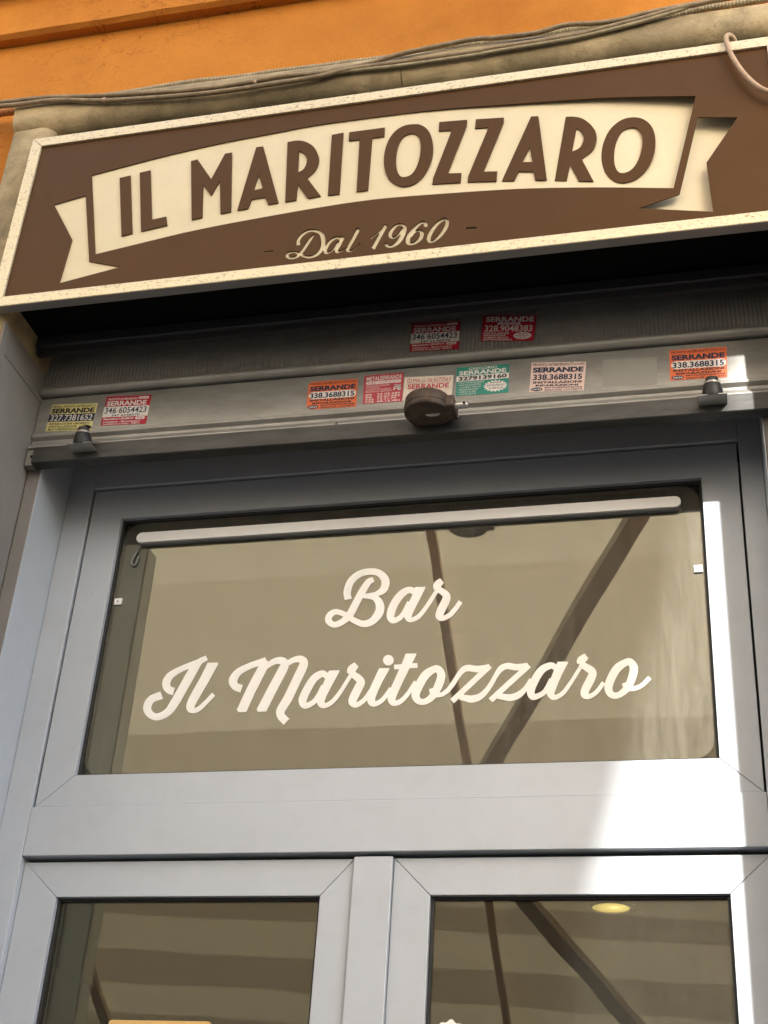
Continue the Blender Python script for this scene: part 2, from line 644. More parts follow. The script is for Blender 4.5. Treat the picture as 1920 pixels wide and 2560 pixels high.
# ------------------------------------------------------------------ traced outlines, tenths of a millimetre in (x, z)
BLOCK = [
    ('I', [
        [(-6224, 37811), (-5955, 37846), (-5605, 35989), (-5863, 35943)],
    ]),
    ('L', [
        [(-5728, 37895), (-5461, 37930), (-5180, 36338), (-4833, 36379), (-4773, 36107), (-5395, 36016)],
    ]),
    ('M', [
        [(-4462, 38058), (-4303, 38081), (-3873, 37386), (-3630, 38152), (-3462, 38162), (-3257, 36287), (-3504, 36262), (-3649, 37294), (-3807, 36862), (-4052, 37241), (-3939, 36214), (-4187, 36184)],
    ]),
    ('A', [
        [(-2871, 38229), (-2705, 38228), (-2140, 36380), (-2384, 36366), (-2482, 36605), (-2800, 36584), (-2851, 36313), (-3108, 36301)],
        [(-2713, 37329), (-2571, 36890), (-2783, 36860)],
    ]),
    ('R', [
        [(-2114, 38263), (-2053, 38266), (-1992, 38271), (-1932, 38273), (-1873, 38268), (-1817, 38256), (-1762, 38238), (-1709, 38214), (-1656, 38182), (-1602, 38142), (-1548, 38095), (-1496, 38041), (-1450, 37981), (-1410, 37912), (-1374, 37836), (-1344, 37758), (-1321, 37685), (-1306, 37619), (-1298, 37556), (-1296, 37495), (-1299, 37438), (-1307, 37383), (-1319, 37333), (-1338, 37283), (-1363, 37233), (-1397, 37183), (-1440, 37133), (-1485, 37083), (-1529, 37034), (-1156, 36427), (-1457, 36407), (-1739, 36869), (-1724, 36397), (-1981, 36381)],
        [(-1810, 37939), (-1771, 37905), (-1731, 37871), (-1694, 37836), (-1662, 37798), (-1636, 37757), (-1615, 37713), (-1598, 37668), (-1587, 37622), (-1583, 37574), (-1584, 37525), (-1589, 37477), (-1597, 37434), (-1607, 37397), (-1621, 37364), (-1638, 37335), (-1657, 37310), (-1681, 37289), (-1708, 37272), (-1736, 37257), (-1764, 37241)],
    ]),
    ('I', [
        [(-1054, 38303), (-778, 38323), (-724, 36421), (-989, 36422)],
    ]),
    ('T', [
        [(-641, 38313), (199, 38313), (200, 38030), (-81, 38034), (-70, 36425), (-331, 36426), (-375, 38037), (-631, 38041)],
    ]),
    ('O', [
        [(913, 38291), (967, 38279), (1012, 38260), (1056, 38232), (1104, 38192), (1151, 38142), (1194, 38084), (1231, 38020), (1264, 37948), (1293, 37863), (1319, 37759), (1340, 37644), (1354, 37529), (1359, 37421), (1359, 37313), (1352, 37211), (1339, 37115), (1321, 37023), (1295, 36930), (1261, 36830), (1220, 36728), (1172, 36638), (1116, 36562), (1053, 36497), (986, 36448), (910, 36416), (830, 36400), (753, 36401), (682, 36421), (615, 36459), (551, 36506), (490, 36560), (432, 36625), (381, 36703), (338, 36801), (301, 36912), (272, 37024), (253, 37132), (243, 37240), (238, 37348), (239, 37455), (245, 37562), (259, 37667), (280, 37774), (309, 37881), (345, 37977), (388, 38062), (438, 38136), (494, 38197), (555, 38243), (621, 38277), (690, 38299), (766, 38306), (843, 38301)],
        [(867, 38007), (909, 37988), (948, 37958), (981, 37918), (1009, 37869), (1032, 37811), (1050, 37744), (1063, 37670), (1072, 37588), (1076, 37498), (1074, 37396), (1068, 37287), (1057, 37182), (1040, 37082), (1018, 36986), (992, 36903), (963, 36835), (930, 36779), (892, 36736), (846, 36707), (795, 36691), (747, 36687), (707, 36695), (669, 36715), (635, 36753), (604, 36813), (576, 36891), (554, 36976), (536, 37068), (525, 37168), (519, 37274), (519, 37388), (524, 37508), (537, 37619), (556, 37716), (582, 37804), (613, 37875), (647, 37928), (686, 37965), (727, 37991), (773, 38008), (821, 38013)],
    ]),
    ('Z', [
        [(1466, 38267), (2104, 38219), (2100, 38035), (1721, 36643), (2028, 36605), (2014, 36332), (1388, 36380), (1395, 36542), (1766, 37954), (1462, 37987)],
    ]),
    ('Z', [
        [(2306, 38209), (2937, 38145), (2933, 37991), (2513, 36575), (2819, 36532), (2802, 36253), (2175, 36323), (2180, 36489), (2598, 37904), (2290, 37927)],
    ]),
    ('A', [
        [(3547, 38081), (3708, 38056), (3896, 36121), (3646, 36157), (3608, 36405), (3287, 36459), (3190, 36207), (2925, 36246)],
        [(3525, 37160), (3581, 36691), (3364, 36723)],
    ]),
    ('R', [
        [(4310, 37967), (4349, 37962), (4387, 37959), (4427, 37953), (4468, 37943), (4514, 37928), (4562, 37911), (4611, 37888), (4657, 37857), (4702, 37818), (4746, 37771), (4787, 37719), (4825, 37667), (4858, 37615), (4887, 37560), (4913, 37505), (4934, 37450), (4950, 37395), (4961, 37341), (4968, 37287), (4972, 37234), (4971, 37182), (4966, 37131), (4957, 37080), (4946, 37031), (4934, 36982), (4920, 36934), (4899, 36887), (4868, 36838), (4822, 36788), (4765, 36736), (4703, 36685), (4643, 36633), (4882, 35954), (4575, 36005), (4391, 36510), (4314, 36048), (4061, 36089)],
        [(4537, 37580), (4562, 37552), (4588, 37526), (4612, 37498), (4634, 37465), (4653, 37424), (4670, 37378), (4684, 37330), (4692, 37284), (4693, 37238), (4688, 37192), (4679, 37148), (4667, 37106), (4654, 37066), (4637, 37028), (4617, 36994), (4591, 36964), (4558, 36940), (4519, 36921), (4477, 36905), (4437, 36887)],
    ]),
    ('O', [
        [(5798, 37718), (5857, 37702), (5911, 37678), (5963, 37643), (6014, 37596), (6062, 37539), (6105, 37472), (6140, 37396), (6169, 37312), (6191, 37223), (6205, 37132), (6213, 37037), (6213, 36935), (6206, 36822), (6193, 36701), (6173, 36585), (6145, 36477), (6112, 36372), (6071, 36275), (6023, 36184), (5968, 36101), (5909, 36027), (5846, 35965), (5778, 35914), (5706, 35875), (5628, 35850), (5546, 35838), (5471, 35839), (5405, 35856), (5346, 35887), (5292, 35931), (5239, 35989), (5191, 36060), (5151, 36142), (5118, 36236), (5092, 36340), (5074, 36445), (5063, 36546), (5060, 36649), (5063, 36753), (5073, 36860), (5090, 36970), (5114, 37079), (5146, 37189), (5186, 37298), (5232, 37396), (5285, 37480), (5344, 37553), (5405, 37614), (5466, 37661), (5529, 37696), (5594, 37719), (5662, 37729), (5733, 37728)],
        [(5771, 37421), (5812, 37402), (5843, 37370), (5870, 37333), (5894, 37294), (5915, 37250), (5929, 37192), (5939, 37116), (5942, 37026), (5939, 36932), (5930, 36835), (5914, 36734), (5893, 36634), (5865, 36534), (5831, 36434), (5793, 36348), (5752, 36275), (5708, 36215), (5661, 36169), (5609, 36137), (5554, 36119), (5505, 36115), (5464, 36125), (5428, 36149), (5398, 36188), (5371, 36246), (5350, 36319), (5335, 36400), (5328, 36488), (5327, 36583), (5331, 36681), (5339, 36781), (5352, 36883), (5371, 36981), (5396, 37078), (5426, 37171), (5461, 37250), (5497, 37313), (5538, 37362), (5585, 37397), (5646, 37419), (5713, 37426)],
    ]),
]
CUTS = [
    ('banner', [
        [(-6980, 38024), (-6729, 38069), (-6480, 38115), (-6228, 38160), (-5971, 38205), (-5710, 38251), (-5447, 38296), (-5174, 38340), (-4885, 38383), (-4569, 38424), (-4233, 38466), (-3897, 38504), (-3581, 38536), (-3286, 38561), (-3005, 38579), (-2735, 38596), (-2477, 38613), (-2241, 38633), (-2023, 38653), (-1803, 38672), (-1562, 38685), (-1294, 38693), (-1009, 38696), (-715, 38696), (-418, 38695), (-113, 38693), (200, 38690), (511, 38685), (812, 38677), (1102, 38667), (1386, 38654), (1660, 38640), (1922, 38623), (2140, 38606), (2326, 38588), (2543, 38566), (2855, 38536), (3315, 38497), (3873, 38450), (4440, 38400), (4930, 38351), (5323, 38303), (5667, 38253), (5973, 38204), (6254, 38158), (6501, 38117), (6713, 38080), (6910, 38043), (7113, 38006), (6533, 35416), (6180, 35479), (5823, 35544), (5468, 35608), (5123, 35666), (4785, 35720), (4453, 35770), (4136, 35815), (3842, 35854), (3599, 35886), (3395, 35910), (3180, 35931), (2902, 35956), (2524, 35986), (2078, 36018), (1623, 36049), (1218, 36074), (890, 36094), (605, 36109), (332, 36119), (43, 36123), (-255, 36121), (-551, 36114), (-872, 36100), (-1247, 36079), (-1721, 36048), (-2269, 36007), (-2809, 35965), (-3259, 35928), (-3595, 35896), (-3860, 35867), (-4070, 35842), (-4241, 35821), (-4320, 35813), (-4317, 35815), (-4342, 35810), (-4507, 35784), (-4869, 35726), (-5361, 35647), (-5907, 35560), (-6429, 35476)],
    ]),
    ('tail', [
        [(-7796, 37209), (-7015, 37380), (-6546, 35285), (-5719, 35005), (-7179, 34724), (-7107, 36024)],
    ]),
    ('tail', [
        [(7123, 37364), (7939, 37216), (7229, 36017), (7286, 34646), (5796, 34973), (6645, 35230)],
    ]),
    ('dash', [
        [(-2340, 34927), (-2303, 34974), (-2103, 34970), (-2115, 34930)],
    ]),
    ('dash', [
        [(2174, 34926), (2195, 34993), (2420, 34974), (2402, 34923)],
    ]),
]
SCRIPT = [
    ('Dal 1960', [
        [(1702, 35349), (1647, 35334), (1604, 35311), (1558, 35279), (1519, 35243), (1480, 35194), (1442, 35138), (1397, 35060), (1373, 35005), (1347, 34928), (1335, 34872), (1331, 34822), (1336, 34777), (1351, 34731), (1373, 34697), (1400, 34674), (1422, 34666), (1437, 34663), (1469, 34667), (1514, 34690), (1577, 34735), (1640, 34794), (1679, 34841), (1714, 34894), (1746, 34951), (1780, 35026), (1796, 35078), (1806, 35131), (1808, 35199), (1801, 35244), (1785, 35289), (1760, 35325), (1744, 35338), (1728, 35346)],
        [(1716, 35264), (1718, 35264), (1722, 35253), (1725, 35218), (1715, 35155), (1687, 35074), (1638, 34973), (1577, 34873), (1510, 34784), (1468, 34744), (1450, 34736), (1434, 34737), (1423, 34747), (1420, 34765), (1422, 34799), (1432, 34848), (1450, 34910), (1468, 34957), (1519, 35065), (1562, 35140), (1606, 35195), (1661, 35240), (1695, 35258)],
        [(1223, 35329), (1194, 35327), (1174, 35320), (1132, 35291), (1069, 35232), (977, 35125), (926, 35055), (897, 35005), (878, 34949), (869, 34887), (868, 34856), (871, 34805), (885, 34749), (897, 34724), (912, 34705), (931, 34688), (948, 34680), (977, 34671), (1011, 34668), (1069, 34673), (1099, 34684), (1130, 34701), (1191, 34746), (1230, 34790), (1243, 34811), (1258, 34856), (1267, 34906), (1268, 34936), (1264, 34984), (1257, 35013), (1245, 35038), (1228, 35060), (1212, 35074), (1185, 35089), (1155, 35095), (1132, 35095), (1076, 35077), (1125, 35148), (1162, 35194), (1194, 35226), (1217, 35238), (1236, 35238), (1255, 35228), (1247, 35157), (1338, 35131), (1340, 35133), (1338, 35215), (1333, 35240), (1322, 35269), (1308, 35289), (1282, 35309), (1250, 35324)],
        [(735, 35341), (730, 35333), (695, 35340), (663, 35336), (634, 35324), (591, 35296), (560, 35268), (536, 35237), (513, 35199), (492, 35154), (479, 35112), (475, 35088), (474, 35061), (478, 35030), (490, 34990), (507, 34957), (530, 34930), (546, 34918), (571, 34909), (597, 34906), (639, 34917), (679, 34945), (742, 35013), (744, 35011), (712, 34934), (689, 34887), (662, 34843), (628, 34797), (600, 34769), (575, 34751), (551, 34746), (522, 34750), (489, 34766), (483, 34808), (478, 34823), (410, 34812), (407, 34809), (423, 34749), (434, 34724), (445, 34707), (459, 34694), (492, 34676), (543, 34662), (583, 34662), (622, 34671), (660, 34688), (721, 34729), (759, 34768), (792, 34820), (833, 34909), (859, 34994), (877, 35083), (882, 35144), (876, 35206), (865, 35242), (852, 35265), (833, 35286), (796, 35311)],
        [(372, 35371), (317, 35239), (193, 35115), (73, 35014), (73, 35011), (87, 34989), (99, 34969), (101, 34968), (267, 35125), (270, 35122), (269, 35119), (180, 34903), (111, 34733), (202, 34659), (204, 34662), (323, 34984), (452, 35305)],
        [(697, 35264), (715, 35263), (761, 35249), (778, 35236), (796, 35215), (796, 35184), (794, 35181), (763, 35209), (712, 35074), (684, 35030), (648, 34990), (628, 34975), (610, 34967), (591, 34967), (575, 34974), (565, 34983), (560, 35001), (558, 35021), (560, 35048), (580, 35114), (612, 35181), (636, 35215), (658, 35239), (679, 35257)],
        [(-249, 35360), (-341, 35083), (-416, 34894), (-442, 34810), (-457, 34827), (-459, 34826), (-491, 34789), (-514, 34773), (-577, 34750), (-617, 34744), (-623, 34747), (-620, 34771), (-567, 34898), (-495, 35109), (-498, 35112), (-584, 35175), (-595, 35146), (-686, 35172), (-711, 35172), (-746, 35163), (-802, 35129), (-853, 35080), (-882, 35040), (-925, 34955), (-927, 35072), (-931, 35107), (-944, 35172), (-963, 35233), (-988, 35289), (-1018, 35339), (-1037, 35362), (-1079, 35400), (-1120, 35425), (-1162, 35445), (-1219, 35465), (-1261, 35473), (-1305, 35475), (-1346, 35471), (-1387, 35460), (-1449, 35431), (-1503, 35390), (-1535, 35353), (-1575, 35289), (-1594, 35243), (-1606, 35189), (-1606, 35141), (-1590, 35038), (-1500, 35034), (-1519, 35132), (-1520, 35156), (-1515, 35186), (-1492, 35242), (-1459, 35295), (-1419, 35336), (-1388, 35358), (-1356, 35375), (-1306, 35388), (-1256, 35385), (-1205, 35369), (-1142, 35335), (-1103, 35302), (-1083, 35275), (-1062, 35227), (-1045, 35162), (-1035, 35088), (-1031, 35008), (-1033, 34957), (-1041, 34910), (-1054, 34868), (-1081, 34813), (-1106, 34779), (-1134, 34752), (-1183, 34724), (-1241, 34705), (-1284, 34705), (-1315, 34715), (-1375, 34745), (-1431, 34782), (-1393, 34845), (-1340, 34953), (-1223, 35209), (-1209, 35235), (-1189, 35256), (-1213, 35305), (-1235, 35305), (-1253, 35297), (-1266, 35287), (-1310, 35226), (-1371, 35113), (-1466, 34914), (-1509, 34836), (-1511, 34834), (-1609, 34883), (-1662, 34896), (-1701, 34897), (-1736, 34892), (-1765, 34882), (-1789, 34868), (-1808, 34843), (-1818, 34813), (-1817, 34775), (-1809, 34750), (-1793, 34724), (-1769, 34699), (-1725, 34670), (-1694, 34658), (-1660, 34652), (-1622, 34650), (-1563, 34660), (-1514, 34686), (-1471, 34725), (-1404, 34678), (-1338, 34644), (-1302, 34630), (-1241, 34620), (-1174, 34627), (-1105, 34650), (-1082, 34661), (-1044, 34690), (-995, 34746), (-958, 34815), (-950, 34767), (-934, 34728), (-922, 34710), (-910, 34699), (-884, 34687), (-860, 34687), (-839, 34692), (-772, 34724), (-734, 34757), (-705, 34799), (-698, 34752), (-687, 34723), (-664, 34693), (-636, 34676), (-603, 34675), (-538, 34703), (-485, 34738), (-448, 34781), (-448, 34746), (-443, 34725), (-433, 34703), (-416, 34685), (-399, 34675), (-383, 34671), (-356, 34671), (-327, 34678), (-286, 34699), (-243, 34738), (-182, 34806), (-134, 34874), (-156, 34898), (-205, 34833), (-266, 34771), (-305, 34739), (-318, 34734), (-339, 34731), (-356, 34732), (-373, 34739), (-349, 34807), (-262, 35019), (-161, 35290), (-163, 35294)],
        [(1132, 35031), (1156, 35026), (1170, 35012), (1177, 34997), (1175, 34947), (1168, 34914), (1158, 34881), (1125, 34825), (1077, 34772), (1044, 34752), (1023, 34746), (1005, 34745), (980, 34757), (973, 34767), (971, 34777), (969, 34811), (971, 34848), (983, 34910), (985, 34913), (1005, 34894), (1040, 34967), (1056, 34992), (1093, 35019)],
        [(-683, 35088), (-649, 35082), (-619, 35068), (-642, 34993), (-668, 35015), (-671, 35014), (-722, 34878), (-744, 34830), (-774, 34790), (-806, 34770), (-850, 34761), (-869, 34764), (-872, 34770), (-873, 34797), (-869, 34827), (-853, 34885), (-836, 34932), (-807, 34990), (-768, 35039), (-726, 35074), (-701, 35086)],
        [(-1661, 34832), (-1642, 34831), (-1614, 34821), (-1548, 34778), (-1585, 34744), (-1608, 34733), (-1635, 34727), (-1670, 34726), (-1701, 34733), (-1725, 34751), (-1742, 34775), (-1740, 34792), (-1725, 34808), (-1694, 34824)],
    ]),
]
VINYL = [
    ('B', [
        [(-558, 29180), (-615, 29178), (-692, 29168), (-757, 29153), (-825, 29127), (-860, 29108), (-919, 29066), (-973, 29015), (-1020, 28957), (-1057, 28892), (-1082, 28822), (-1101, 28743), (-1111, 28672), (-1114, 28605), (-1110, 28565), (-1073, 28430), (-1067, 28427), (-918, 28451), (-943, 28555), (-946, 28604), (-932, 28714), (-908, 28798), (-868, 28867), (-814, 28926), (-748, 28974), (-696, 28996), (-612, 29015), (-555, 29019), (-506, 29016), (-431, 29000), (-389, 28981), (-360, 28962), (-332, 28935), (-308, 28903), (-287, 28866), (-273, 28829), (-268, 28797), (-269, 28757), (-276, 28713), (-285, 28683), (-302, 28657), (-327, 28632), (-377, 28596), (-408, 28579), (-508, 28563), (-617, 28553), (-621, 28557), (-590, 28626), (-512, 28777), (-484, 28810), (-430, 28843), (-477, 28953), (-526, 28947), (-570, 28933), (-609, 28906), (-630, 28883), (-696, 28784), (-779, 28625), (-892, 28368), (-973, 28173), (-1002, 28116), (-1100, 28166), (-1163, 28193), (-1225, 28212), (-1262, 28216), (-1319, 28209), (-1368, 28187), (-1412, 28155), (-1442, 28121), (-1468, 28074), (-1481, 28022), (-1481, 27966), (-1471, 27926), (-1454, 27890), (-1416, 27844), (-1388, 27820), (-1332, 27785), (-1278, 27765), (-1241, 27759), (-1209, 27761), (-1154, 27775), (-1095, 27800), (-1045, 27828), (-930, 27910), (-887, 27878), (-782, 27811), (-686, 27761), (-649, 27749), (-584, 27738), (-520, 27740), (-485, 27746), (-426, 27764), (-391, 27780), (-330, 27823), (-253, 27906), (-209, 27973), (-190, 28011), (-168, 28083), (-162, 28135), (-166, 28210), (-182, 28280), (-210, 28348), (-234, 28387), (-278, 28439), (-325, 28478), (-241, 28504), (-191, 28531), (-160, 28556), (-126, 28602), (-98, 28671), (-85, 28741), (-85, 28817), (-94, 28867), (-109, 28908), (-127, 28942), (-172, 29006), (-228, 29063), (-283, 29105), (-347, 29139), (-409, 29160), (-476, 29174)],
        [(-668, 28445), (-527, 28422), (-476, 28407), (-448, 28394), (-418, 28369), (-397, 28341), (-375, 28296), (-362, 28247), (-356, 28190), (-359, 28147), (-378, 28087), (-407, 28027), (-437, 27981), (-469, 27944), (-516, 27914), (-559, 27900), (-619, 27895), (-660, 27904), (-752, 27949), (-832, 27996), (-853, 28013), (-803, 28115)],
        [(-1256, 28080), (-1231, 28081), (-1189, 28070), (-1135, 28047), (-1072, 28013), (-1117, 27972), (-1178, 27929), (-1229, 27905), (-1261, 27902), (-1298, 27925), (-1330, 27962), (-1330, 27992), (-1316, 28026), (-1286, 28061)],
    ]),
    ('a', [
        [(343, 28667), (295, 28659), (243, 28638), (170, 28592), (121, 28548), (75, 28495), (34, 28435), (-3, 28371), (-36, 28303), (-73, 28205), (-93, 28132), (-105, 28059), (-107, 28016), (-98, 27950), (-77, 27894), (-55, 27859), (-17, 27821), (8, 27806), (40, 27797), (84, 27798), (127, 27811), (165, 27829), (215, 27864), (249, 27896), (286, 27940), (310, 27884), (328, 27858), (363, 27826), (392, 27811), (428, 27804), (455, 27806), (514, 27819), (560, 27838), (609, 27868), (636, 27891), (701, 27966), (793, 28103), (890, 28270), (1014, 28502), (941, 28558), (938, 28557), (762, 28239), (692, 28128), (629, 28039), (588, 27990), (550, 27956), (496, 27927), (453, 27917), (450, 27924), (452, 27954), (476, 28034), (710, 28587), (717, 28613), (719, 28639), (715, 28643), (496, 28650), (491, 28649), (481, 28619), (448, 28641), (407, 28659), (375, 28666)],
        [(369, 28511), (387, 28508), (407, 28497), (427, 28481), (438, 28463), (374, 28294), (370, 28293), (337, 28313), (333, 28312), (262, 28138), (221, 28053), (171, 27987), (127, 27952), (96, 27938), (71, 27932), (67, 27937), (66, 27963), (71, 28010), (88, 28091), (116, 28181), (138, 28236), (194, 28342), (243, 28413), (310, 28480), (343, 28501)],
    ]),
    ('r', [
        [(1037, 28826), (967, 28786), (929, 28752), (905, 28715), (896, 28684), (892, 28654), (895, 28618), (909, 28560), (913, 28555), (938, 28554), (930, 28533), (932, 28528), (1058, 28442), (1096, 28400), (1116, 28364), (1077, 28263), (1017, 28128), (981, 28009), (973, 27958), (974, 27924), (982, 27885), (998, 27854), (1023, 27825), (1047, 27808), (1075, 27796), (1099, 27792), (1157, 27797), (1242, 27831), (1310, 27871), (1356, 27910), (1402, 27968), (1485, 28092), (1551, 28200), (1464, 28267), (1386, 28141), (1290, 28009), (1263, 27983), (1210, 27947), (1156, 27921), (1148, 27919), (1145, 27923), (1179, 28019), (1244, 28168), (1273, 28251), (1286, 28302), (1287, 28359), (1280, 28394), (1267, 28425), (1252, 28452), (1223, 28489), (1150, 28554), (1065, 28608), (1073, 28636), (1125, 28714)],
    ]),
    ('I', [
        [(-4133, 27237), (-4258, 27195), (-4286, 27179), (-4330, 27144), (-4340, 27152), (-4643, 27035), (-4746, 26990), (-4867, 26930), (-4925, 26895), (-4977, 26852), (-5001, 26823), (-5045, 26744), (-5056, 26710), (-5066, 26655), (-5062, 26586), (-5040, 26521), (-5020, 26486), (-4986, 26443), (-4925, 26387), (-4871, 26359), (-4775, 26327), (-4753, 26501), (-4845, 26524), (-4863, 26548), (-4873, 26582), (-4874, 26621), (-4867, 26663), (-4855, 26701), (-4838, 26730), (-4808, 26763), (-4715, 26834), (-4609, 26891), (-4490, 26937), (-4486, 26934), (-4560, 26778), (-4766, 26281), (-4868, 26050), (-4901, 26005), (-4942, 25969), (-4991, 25939), (-5053, 25915), (-5078, 25910), (-5104, 25914), (-5135, 25927), (-5168, 25948), (-5196, 25973), (-5217, 26000), (-5229, 26026), (-5236, 26060), (-5234, 26089), (-5225, 26127), (-5209, 26160), (-5191, 26182), (-5141, 26207), (-4992, 26252), (-5077, 26425), (-5265, 26362), (-5322, 26326), (-5369, 26274), (-5401, 26218), (-5420, 26160), (-5427, 26097), (-5423, 26050), (-5402, 25986), (-5369, 25928), (-5324, 25875), (-5274, 25832), (-5217, 25796), (-5152, 25767), (-5083, 25750), (-5041, 25749), (-5001, 25754), (-4929, 25774), (-4862, 25804), (-4795, 25846), (-4740, 25895), (-4692, 25956), (-4652, 26021), (-4578, 26164), (-4294, 26835), (-4238, 26982), (-4216, 27029), (-4199, 27054), (-4178, 27074), (-4074, 27130)],
    ]),
    ('l', [
        [(-3892, 27058), (-4063, 27061), (-4069, 27058), (-4174, 26758), (-4318, 26421), (-4393, 26230), (-4421, 26130), (-4425, 26060), (-4419, 26022), (-4406, 25984), (-4377, 25941), (-4349, 25915), (-4319, 25898), (-4276, 25885), (-4234, 25883), (-4186, 25890), (-4116, 25917), (-4054, 25966), (-3953, 26075), (-3858, 26192), (-3791, 26277), (-3869, 26346), (-3873, 26345), (-4014, 26173), (-4131, 26053), (-4183, 26018), (-4223, 26008), (-4235, 26007), (-4240, 26011), (-4225, 26069), (-4188, 26163), (-3973, 26643), (-3824, 27004), (-3819, 27029), (-3821, 27055)],
    ]),
    ('M', [
        [(-1995, 27135), (-2059, 27126), (-2107, 27112), (-2176, 27080), (-2238, 27041), (-2291, 27089), (-2347, 27115), (-2409, 27125), (-2469, 27122), (-2529, 27107), (-2584, 27084), (-2614, 27064), (-2663, 27024), (-2711, 27051), (-2761, 27133), (-3089, 27026), (-3261, 26953), (-3365, 26896), (-3392, 26876), (-3442, 26827), (-3482, 26773), (-3500, 26740), (-3521, 26686), (-3529, 26648), (-3529, 26606), (-3521, 26568), (-3504, 26525), (-3484, 26490), (-3450, 26447), (-3409, 26407), (-3351, 26371), (-3228, 26328), (-3198, 26495), (-3200, 26499), (-3212, 26504), (-3302, 26533), (-3325, 26563), (-3333, 26589), (-3332, 26614), (-3319, 26660), (-3300, 26702), (-3280, 26731), (-3251, 26761), (-3206, 26793), (-3148, 26827), (-3019, 26889), (-2921, 26921), (-2884, 26929), (-2985, 26696), (-3075, 26473), (-3140, 26296), (-3265, 25923), (-3242, 25910), (-3229, 25885), (-3218, 25873), (-3041, 25874), (-2897, 26315), (-2678, 26860), (-2583, 26924), (-2525, 26953), (-2465, 26964), (-2404, 26957), (-2393, 26953), (-2396, 26932), (-2454, 26799), (-2592, 26477), (-2819, 25923), (-2804, 25911), (-2793, 25881), (-2783, 25867), (-2599, 25866), (-2595, 25869), (-2457, 26226), (-2227, 26785), (-2205, 26860), (-2200, 26911), (-2132, 26954), (-2058, 26982), (-2009, 26983), (-1968, 26969), (-1962, 26963), (-1963, 26954), (-1976, 26904), (-2066, 26668), (-2195, 26311), (-2252, 26169), (-2353, 25967), (-2373, 25894), (-2375, 25841), (-2370, 25804), (-2354, 25754), (-2330, 25709), (-2310, 25679), (-2271, 25636), (-2184, 25554), (-2176, 25554), (-2065, 25679), (-2170, 25780), (-2188, 25817), (-2182, 25853), (-2166, 25891), (-2072, 26058), (-2029, 26160), (-1801, 26782), (-1780, 26857), (-1773, 26895), (-1773, 26958), (-1781, 26996), (-1798, 27035), (-1820, 27066), (-1863, 27101), (-1905, 27122), (-1943, 27132)],
    ]),
    ('a', [
        [(-1456, 26762), (-1515, 26749), (-1569, 26724), (-1621, 26689), (-1671, 26642), (-1714, 26585), (-1752, 26520), (-1802, 26419), (-1857, 26292), (-1882, 26223), (-1899, 26155), (-1903, 26113), (-1900, 26076), (-1891, 26034), (-1867, 25980), (-1842, 25947), (-1802, 25913), (-1772, 25898), (-1739, 25892), (-1708, 25894), (-1662, 25907), (-1620, 25926), (-1564, 25961), (-1531, 25988), (-1495, 26026), (-1479, 25986), (-1460, 25956), (-1423, 25920), (-1394, 25902), (-1353, 25889), (-1322, 25887), (-1279, 25894), (-1234, 25912), (-1189, 25936), (-1144, 25969), (-1075, 26043), (-1031, 26103), (-967, 26202), (-874, 26371), (-773, 26573), (-846, 26623), (-850, 26622), (-1001, 26331), (-1110, 26163), (-1170, 26090), (-1210, 26053), (-1266, 26017), (-1316, 26002), (-1325, 26021), (-1326, 26057), (-1298, 26159), (-1184, 26430), (-1063, 26690), (-1056, 26715), (-1055, 26744), (-1057, 26748), (-1292, 26751), (-1311, 26696), (-1346, 26728), (-1375, 26746), (-1424, 26762)],
        [(-1421, 26606), (-1411, 26606), (-1398, 26598), (-1370, 26574), (-1357, 26557), (-1410, 26414), (-1431, 26423), (-1521, 26209), (-1564, 26132), (-1610, 26079), (-1670, 26044), (-1721, 26030), (-1725, 26057), (-1721, 26089), (-1687, 26199), (-1610, 26386), (-1566, 26475), (-1524, 26534), (-1472, 26579)],
    ]),
    ('r', [
        [(-747, 26919), (-815, 26874), (-856, 26837), (-873, 26811), (-884, 26788), (-892, 26745), (-888, 26699), (-878, 26666), (-837, 26660), (-852, 26623), (-850, 26619), (-739, 26539), (-658, 26461), (-764, 26219), (-798, 26119), (-808, 26074), (-810, 26034), (-803, 25997), (-790, 25968), (-770, 25939), (-751, 25920), (-702, 25890), (-651, 25878), (-601, 25885), (-560, 25904), (-519, 25930), (-449, 25989), (-408, 26038), (-354, 26128), (-298, 26233), (-373, 26286), (-456, 26146), (-503, 26084), (-539, 26050), (-580, 26021), (-617, 26003), (-629, 25999), (-633, 26004), (-630, 26022), (-602, 26099), (-491, 26368), (-480, 26417), (-480, 26454), (-487, 26487), (-500, 26516), (-539, 26572), (-616, 26637), (-708, 26696), (-643, 26818), (-743, 26921)],
    ]),
    ('i', [
        [(-26, 27056), (-68, 27040), (-100, 27008), (-116, 26967), (-115, 26917), (-96, 26870), (-63, 26833), (-23, 26811), (24, 26806), (66, 26820), (99, 26852), (116, 26893), (115, 26944), (97, 26990), (81, 27012), (62, 27030), (21, 27051)],
        [(-19, 26750), (-184, 26753), (-190, 26750), (-338, 26372), (-383, 26243), (-406, 26138), (-409, 26086), (-406, 26049), (-395, 26004), (-383, 25975), (-366, 25946), (-343, 25921), (-310, 25897), (-282, 25886), (-251, 25881), (-217, 25884), (-175, 25898), (-130, 25919), (-59, 25970), (-10, 26025), (65, 26140), (135, 26255), (134, 26259), (62, 26312), (-47, 26144), (-106, 26069), (-146, 26036), (-183, 26015), (-224, 26001), (-229, 26018), (-231, 26058), (-222, 26111), (-181, 26239), (-84, 26477), (30, 26707), (34, 26748)],
    ]),
    ('t', [
